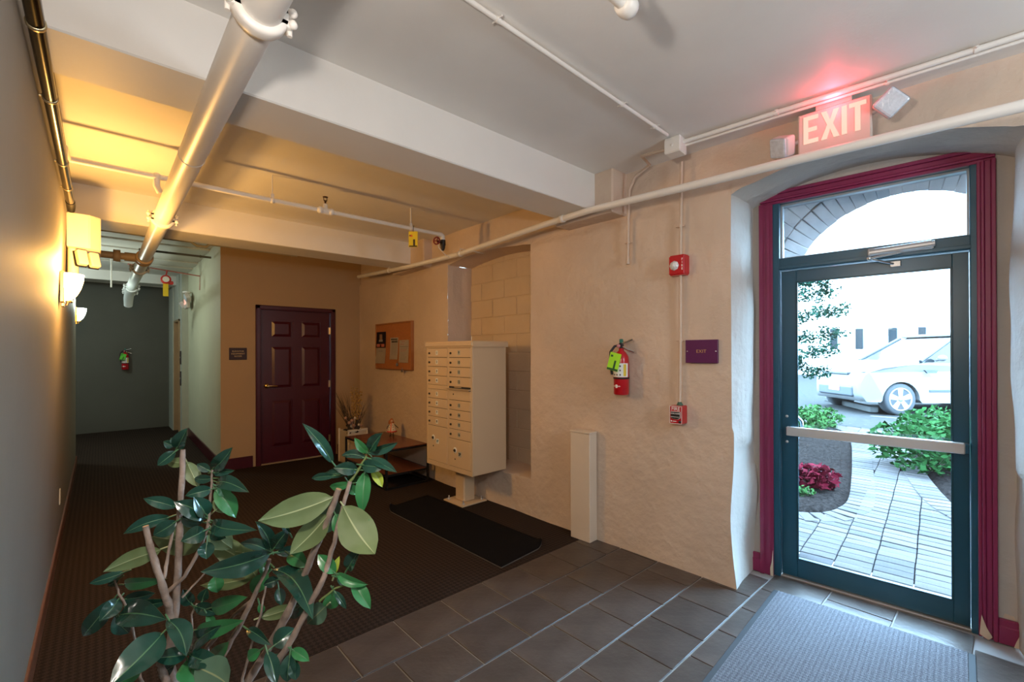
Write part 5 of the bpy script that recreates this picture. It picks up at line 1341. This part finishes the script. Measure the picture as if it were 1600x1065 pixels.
shrub('garden_shrub', 'low pale green plant near the pull handle side of the glass', 1270, 668, (.75, .45, .22), 900, .05, M('grass_green', (.022, .062, .016), .8, spec=.05, var=.3, vscale=8))
shrub('garden_shrub', 'tiny green seedling in the mulch in front of the red plant', 1257, 775, (.10, .10, .06), 120, .025, M('grass_green', (.015, .040, .012)))
rd = shrub('red_plant', 'low plant with dark red ruffled leaves in the mulch bed', 1270, 762, (.24, .24, .15), 420, .05, M('red_leaf', (.070, .003, .009), .8, spec=.05, var=.4, vscale=14))
bm = B(); leafcloud(bm, (.04, -.04, .13), (.17, .17, .10), 70, .035); tag(obj('pale_leaves', bm, M('pink_leaf', (.06, .035, .04), .8, spec=.05), rd), kind='stuff')
tp = at(1150, 549, 7.4)
tr = thing('tree', 'leafy tree branch reaching across the edge of the door glass', 'tree', (tp.x, tp.y, gz(tp.x) - .06))
bm = B(); tube(bm, [(0, 0, 0), (.03, .02, 1.2), (-.02, .05, 2.6), (.05, .0, 4.2)], [.11, .095, .08, .04], 12); obj('trunk', bm, bark, tr)
bmf = B()
for (x0, y0, x1, y1, D_, w_) in ((1180, 470, 1300, 455, 7.3, .32), (1175, 500, 1316, 482, 7.2, .30), (1170, 540, 1314, 518, 7.3, .34), (1170, 570, 1300, 548, 7.1, .28), (1160, 560, 1288, 580, 7.3, .24), (1150, 470, 1230, 430, 7.5, .4), (1150, 520, 1240, 500, 7.4, .4), (1200, 440, 1290, 440, 7.3, .2)):
    a = at(x0, y0, D_) - Vector(tr.location); b_ = at(x1, y1, D_) - Vector(tr.location)
    bm = B(); tube(bm, [(0, 0, a.z - .3), a.lerp(b_, .4) + Vector((0, 0, .03)), b_], [.03, .014, .004], 7); obj('branch', bm, bark, tr)
    for k in range(9):
        t = .25 + .75 * k / 8
        leafcloud(bmf, a.lerp(b_, t) + Vector((random.uniform(-.05, .05), 0, random.uniform(-.05, .04))), (w_ * .36 * (1.25 - t * .5), w_ * .5, .12), 70, .036)
tag(obj('foliage', bmf, g_teal, tr), kind='stuff')

# white house beyond
hp = at(1370, 549, 25)
hs = thing('white_house', 'white house with dark shutters beyond the car', 'building', (hp.x, hp.y, .2), math.atan2(rt.y, rt.x))
siding = M('white_siding', (.5, .5, .5), .7); slate = M('roof_slate', (.30, .31, .33), .8)
bm = B(); box(bm, -11, 0, 0, 11, 7, 11.6); obj('wall', bm, siding, hs)
bm = B(); a = [bm.verts.new(v) for v in ((-11.4, -.4, 11.5), (11.4, -.4, 11.5), (11.4, 3.5, 14.5), (-11.4, 3.5, 14.5), (-11.4, 7.4, 11.5), (11.4, 7.4, 11.5))]
for f in ((0, 1, 2, 3), (3, 2, 5, 4), (0, 3, 4), (1, 5, 2), (0, 4, 5, 1)): bm.faces.new([a[i] for i in f])
obj('roof', bm, slate, hs)
shut = M('shutter_slate', (.020, .024, .026), .9, spec=0); pane = M('far_pane', (.55, .60, .64), .2)
H0 = 1.3
sc_ = 25 / F
def zz_(py): return 1.5 + (CY - py) * sc_ - .2
for x0, x1 in ((1308, 1336), (1401, 1434)):
    xa, xb = (x0 - 1370) * sc_, (x1 - 1370) * sc_
    bm = B(); box(bm, xa, -.04, zz_(545), xb, .02, zz_(512), .01); wf = obj('window', bm, siding, hs)
    for r_ in range(2):
        for c in range(2):
            bm = B(); ww = (xb - xa - .12) / 2; hh_ = (zz_(512) - zz_(545) - .12) / 2
            X0 = xa + .05 + c * (ww + .02); Z0 = zz_(545) + .05 + r_ * (hh_ + .02)
            box(bm, X0, -.05, Z0, X0 + ww, -.03, Z0 + hh_); obj('pane', bm, pane, wf)
for x0, x1, y0, y1 in ((1297, 1308, 513, 545), (1336, 1348, 513, 545), (1388, 1401, 512, 544), (1434, 1446, 511, 537)):
    xa, xb = (x0 - 1370) * sc_, (x1 - 1370) * sc_
    bm = B(); box(bm, xa, -.06, zz_(y1), xb, 0, zz_(y0), .01)
    for k in range(9):
        zq = zz_(y1) + .06 + k * (zz_(y0) - zz_(y1) - .12) / 9; box(bm, xa + .05, -.075, zq, xb - .05, -.055, zq + .07)
    obj('shutter', bm, shut, hs)

# parked car
near = gpt(1400, 648); left_ = Vector((-fw.x, -fw.y, 0)).normalized()
axc = Vector((near.x, near.y, 0)) - left_ * .76
cz = math.atan2(-rt.y, -rt.x)
car = thing('parked_car', 'small white boxy car with five-spoke wheels parked beyond the path', 'car', (axc.x, axc.y, gz(near.x) + .006), cz)
cw = M('car_white', (.135, .132, .13), .5, spec=.15); cdark = M('car_dark', (.02, .024, .03), .4); cglass = M('car_glass', (.012, .016, .018), .08, spec=.4); tyre = M('tyre', (.025, .027, .03), .8); alloy = M('alloy', (.25, .25, .25), .4, .5); lampm = M('headlamp', (.10, .11, .12), .15, .2)
def arcp(cx, r_, n=14): return [(cx - r_ * math.cos(math.pi * k / n), .30 + r_ * math.sin(math.pi * k / n)) for k in range(n + 1)]
prof = [(-3.36, .30), (-3.42, .55), (-3.40, .95), (-3.30, 1.14), (-.62, 1.10), (-.30, 1.06), (.30, .99), (.66, .90), (.80, .80), (.87, .62), (.86, .40), (.78, .26)]
low = [(.42, .26)] + [(x, z) for x, z in reversed(arcp(0, .37))] + [(-.42, .24), (-2.15, .24)] + [(x, z) for x, z in reversed(arcp(-2.55, .37))] + [(-2.98, .26)]
prof = [(x if x < .3 else .3 + (x - .3) * .68, z) for x, z in prof]; low = [(x if x < .3 else min(x, .40), z) for x, z in low]
bm = B(); poly = prof + low
def body_y(x, z):
    y_ = .89
    if x > .3: y_ -= .22 * ((x - .3) / .39) ** 2
    if x < -3.1: y_ -= .08
    if z > .8: y_ -= .10 * ((z - .8) / .35)
    return y_
# three strips across so that nose and shoulders round off
ysl = [-1, -.86, 0, .86, 1]
rows = []
for s in ysl:
    rw = []
    for x, z in poly:
        yv = body_y(x, z) * s
        zz1, xx1 = z, x
        if abs(s) == 1: zz1 = z - (.05 if z > .85 else 0); xx1 = x - (.05 if x > .6 else 0)
        rw.append(bm.verts.new((xx1, yv, zz1)))
    rows.append(rw)
n = len(poly)
for i in range(4):
    for k in range(n):
        f = bm.faces.new((rows[i][k], rows[i][(k + 1) % n], rows[i + 1][(k + 1) % n], rows[i + 1][k])); f.smooth = k < len(prof) - 1
bm.faces.new(rows[0]); bm.faces.new(list(reversed(rows[-1])))
bmesh.ops.recalc_face_normals(bm, faces=bm.faces[:]); obj('body', bm, cw, car)
def cab_y(z): return .80 - .17 * (z - 1.05) / .55
bm = B()
pc_ = [(-.42, 1.04), (-.62, 1.16), (-1.28, 1.56), (-1.6, 1.61), (-3.05, 1.60), (-3.26, 1.50), (-3.36, 1.08)]
ra = [[bm.verts.new((x, s * cab_y(z), z)) for x, z in pc_] for s in (-1, 1)]
for k in range(len(pc_) - 1): bm.faces.new((ra[0][k], ra[0][k + 1], ra[1][k + 1], ra[1][k]))
bm.faces.new(ra[0]); bm.faces.new(list(reversed(ra[1]))); bmesh.ops.recalc_face_normals(bm, faces=bm.faces[:])
obj('cabin', bm, cglass, car)
bm = B(); box(bm, -3.2, -.66, 1.585, -1.30, .66, 1.645, .025, seg=2); obj('roof_panel', bm, cw, car)
for s in (-1, 1):
    bm = B(); tube(bm, [(-.46, s * (cab_y(1.06) + .01), 1.07), (-1.30, s * (cab_y(1.57) + .012), 1.575)], .035, 8); obj('pillar', bm, cdark, car)
    bm = B()
    for x in (-1.78, -2.66): tube(bm, [(x, s * (cab_y(1.08) + .008), 1.08), (x, s * (cab_y(1.58) + .008), 1.58)], .03, 8)
    obj('pillar', bm, cdark, car)
    bm = B(); sphere(bm, (-.78, s * .93, 1.14), .10, seg=14, sc=(.6, .9, .62)); tube(bm, [(-.76, s * .82, 1.10), (-.76, s * .90, 1.12)], .03, 8); obj('mirror', bm, cw, car)
    bm = B(); box(bm, -2.05, s * .885 - .012, .46, -.55, s * .885 + .012, .51, .006); obj('side_molding', bm, cdark, car)
    bm = B(); prism(bm, [(-.46, .90), (-.72, .90), (-.70, .84), (-.52, .84)], min(s * .86, s * .90), max(s * .86, s * .90)); obj('side_vent', bm, cdark, car)
    bm = B(); sphere(bm, (.41, s * .64, .86), .16, seg=16, sc=(1.2, .75, .42)); obj('headlamp', bm, lampm, car)
    bm = B(); sphere(bm, (.60, s * .60, .43), .055, seg=12, sc=(.6, 1, 1)); obj('fog_lamp', bm, lampm, car)
    bm = B(); box(bm, -1.74, s * .889 - .004, .30, -1.73, s * .889 + .004, 1.06); obj('door_seam', bm, cdark, car)
bm = B(); box(bm, .56, -.36, .79, .675, .36, .85, .015); obj('grille', bm, cdark, car)
bm = B(); box(bm, .60, -.52, .34, .705, .52, .56, .03, seg=2); obj('bumper_intake', bm, cdark, car)
bm = B(); box(bm, .70, -.16, .44, .715, .16, .54, .004); obj('number_plate', bm, M('plate_red', (.30, .12, .13), .5), car)
for x in (0, -2.55):
    for s in (-1, 1):
        wh = bpy.data.objects.new('wheel', None); COL.objects.link(wh); wh.parent = car; wh.location = (x, s * .77, .318)
        bm = B(); lathe(bm, [(.21, -.10), (.29, -.105), (.318, -.08), (.318, .08), (.29, .105), (.21, .10)], 36, axis='y'); obj('tyre', bm, tyre, wh)
        bm = B(); lathe(bm, [(.235, .07 * s), (.22, .10 * s), (.205, .10 * s), (.20, .03 * s), (.0, .03 * s)], 32, axis='y'); obj('rim', bm, M('rim_dark', (.16, .17, .18), .4, .5), wh)
        bm = B()
        for k in range(5):
            a = 2 * math.pi * k / 5 + .3; ca, sa = math.cos(a), math.sin(a)
            P4 = [(.03, -.035), (.21, -.055), (.21, .055), (.03, .035)]
            lo = [bm.verts.new((r_ * ca - t * sa, s * .075, r_ * sa + t * ca)) for r_, t in P4]; hi = [bm.verts.new((r_ * ca - t * sa, s * .104, r_ * sa + t * ca)) for r_, t in P4]
            bm.faces.new(lo); bm.faces.new(list(reversed(hi)))
            for j in range(4): bm.faces.new((lo[(j + 1) % 4], lo[j], hi[j], hi[(j + 1) % 4]))
        lathe(bm, [(0, s * .11), (.05, s * .108), (.055, s * .08)], 16, axis='y'); lathe(bm, [(.236, s * .08), (.232, s * .107), (.208, s * .105), (.205, s * .08)], 32, axis='y')
        bmesh.ops.recalc_face_normals(bm, faces=bm.faces[:]); obj('spokes', bm, alloy, wh)
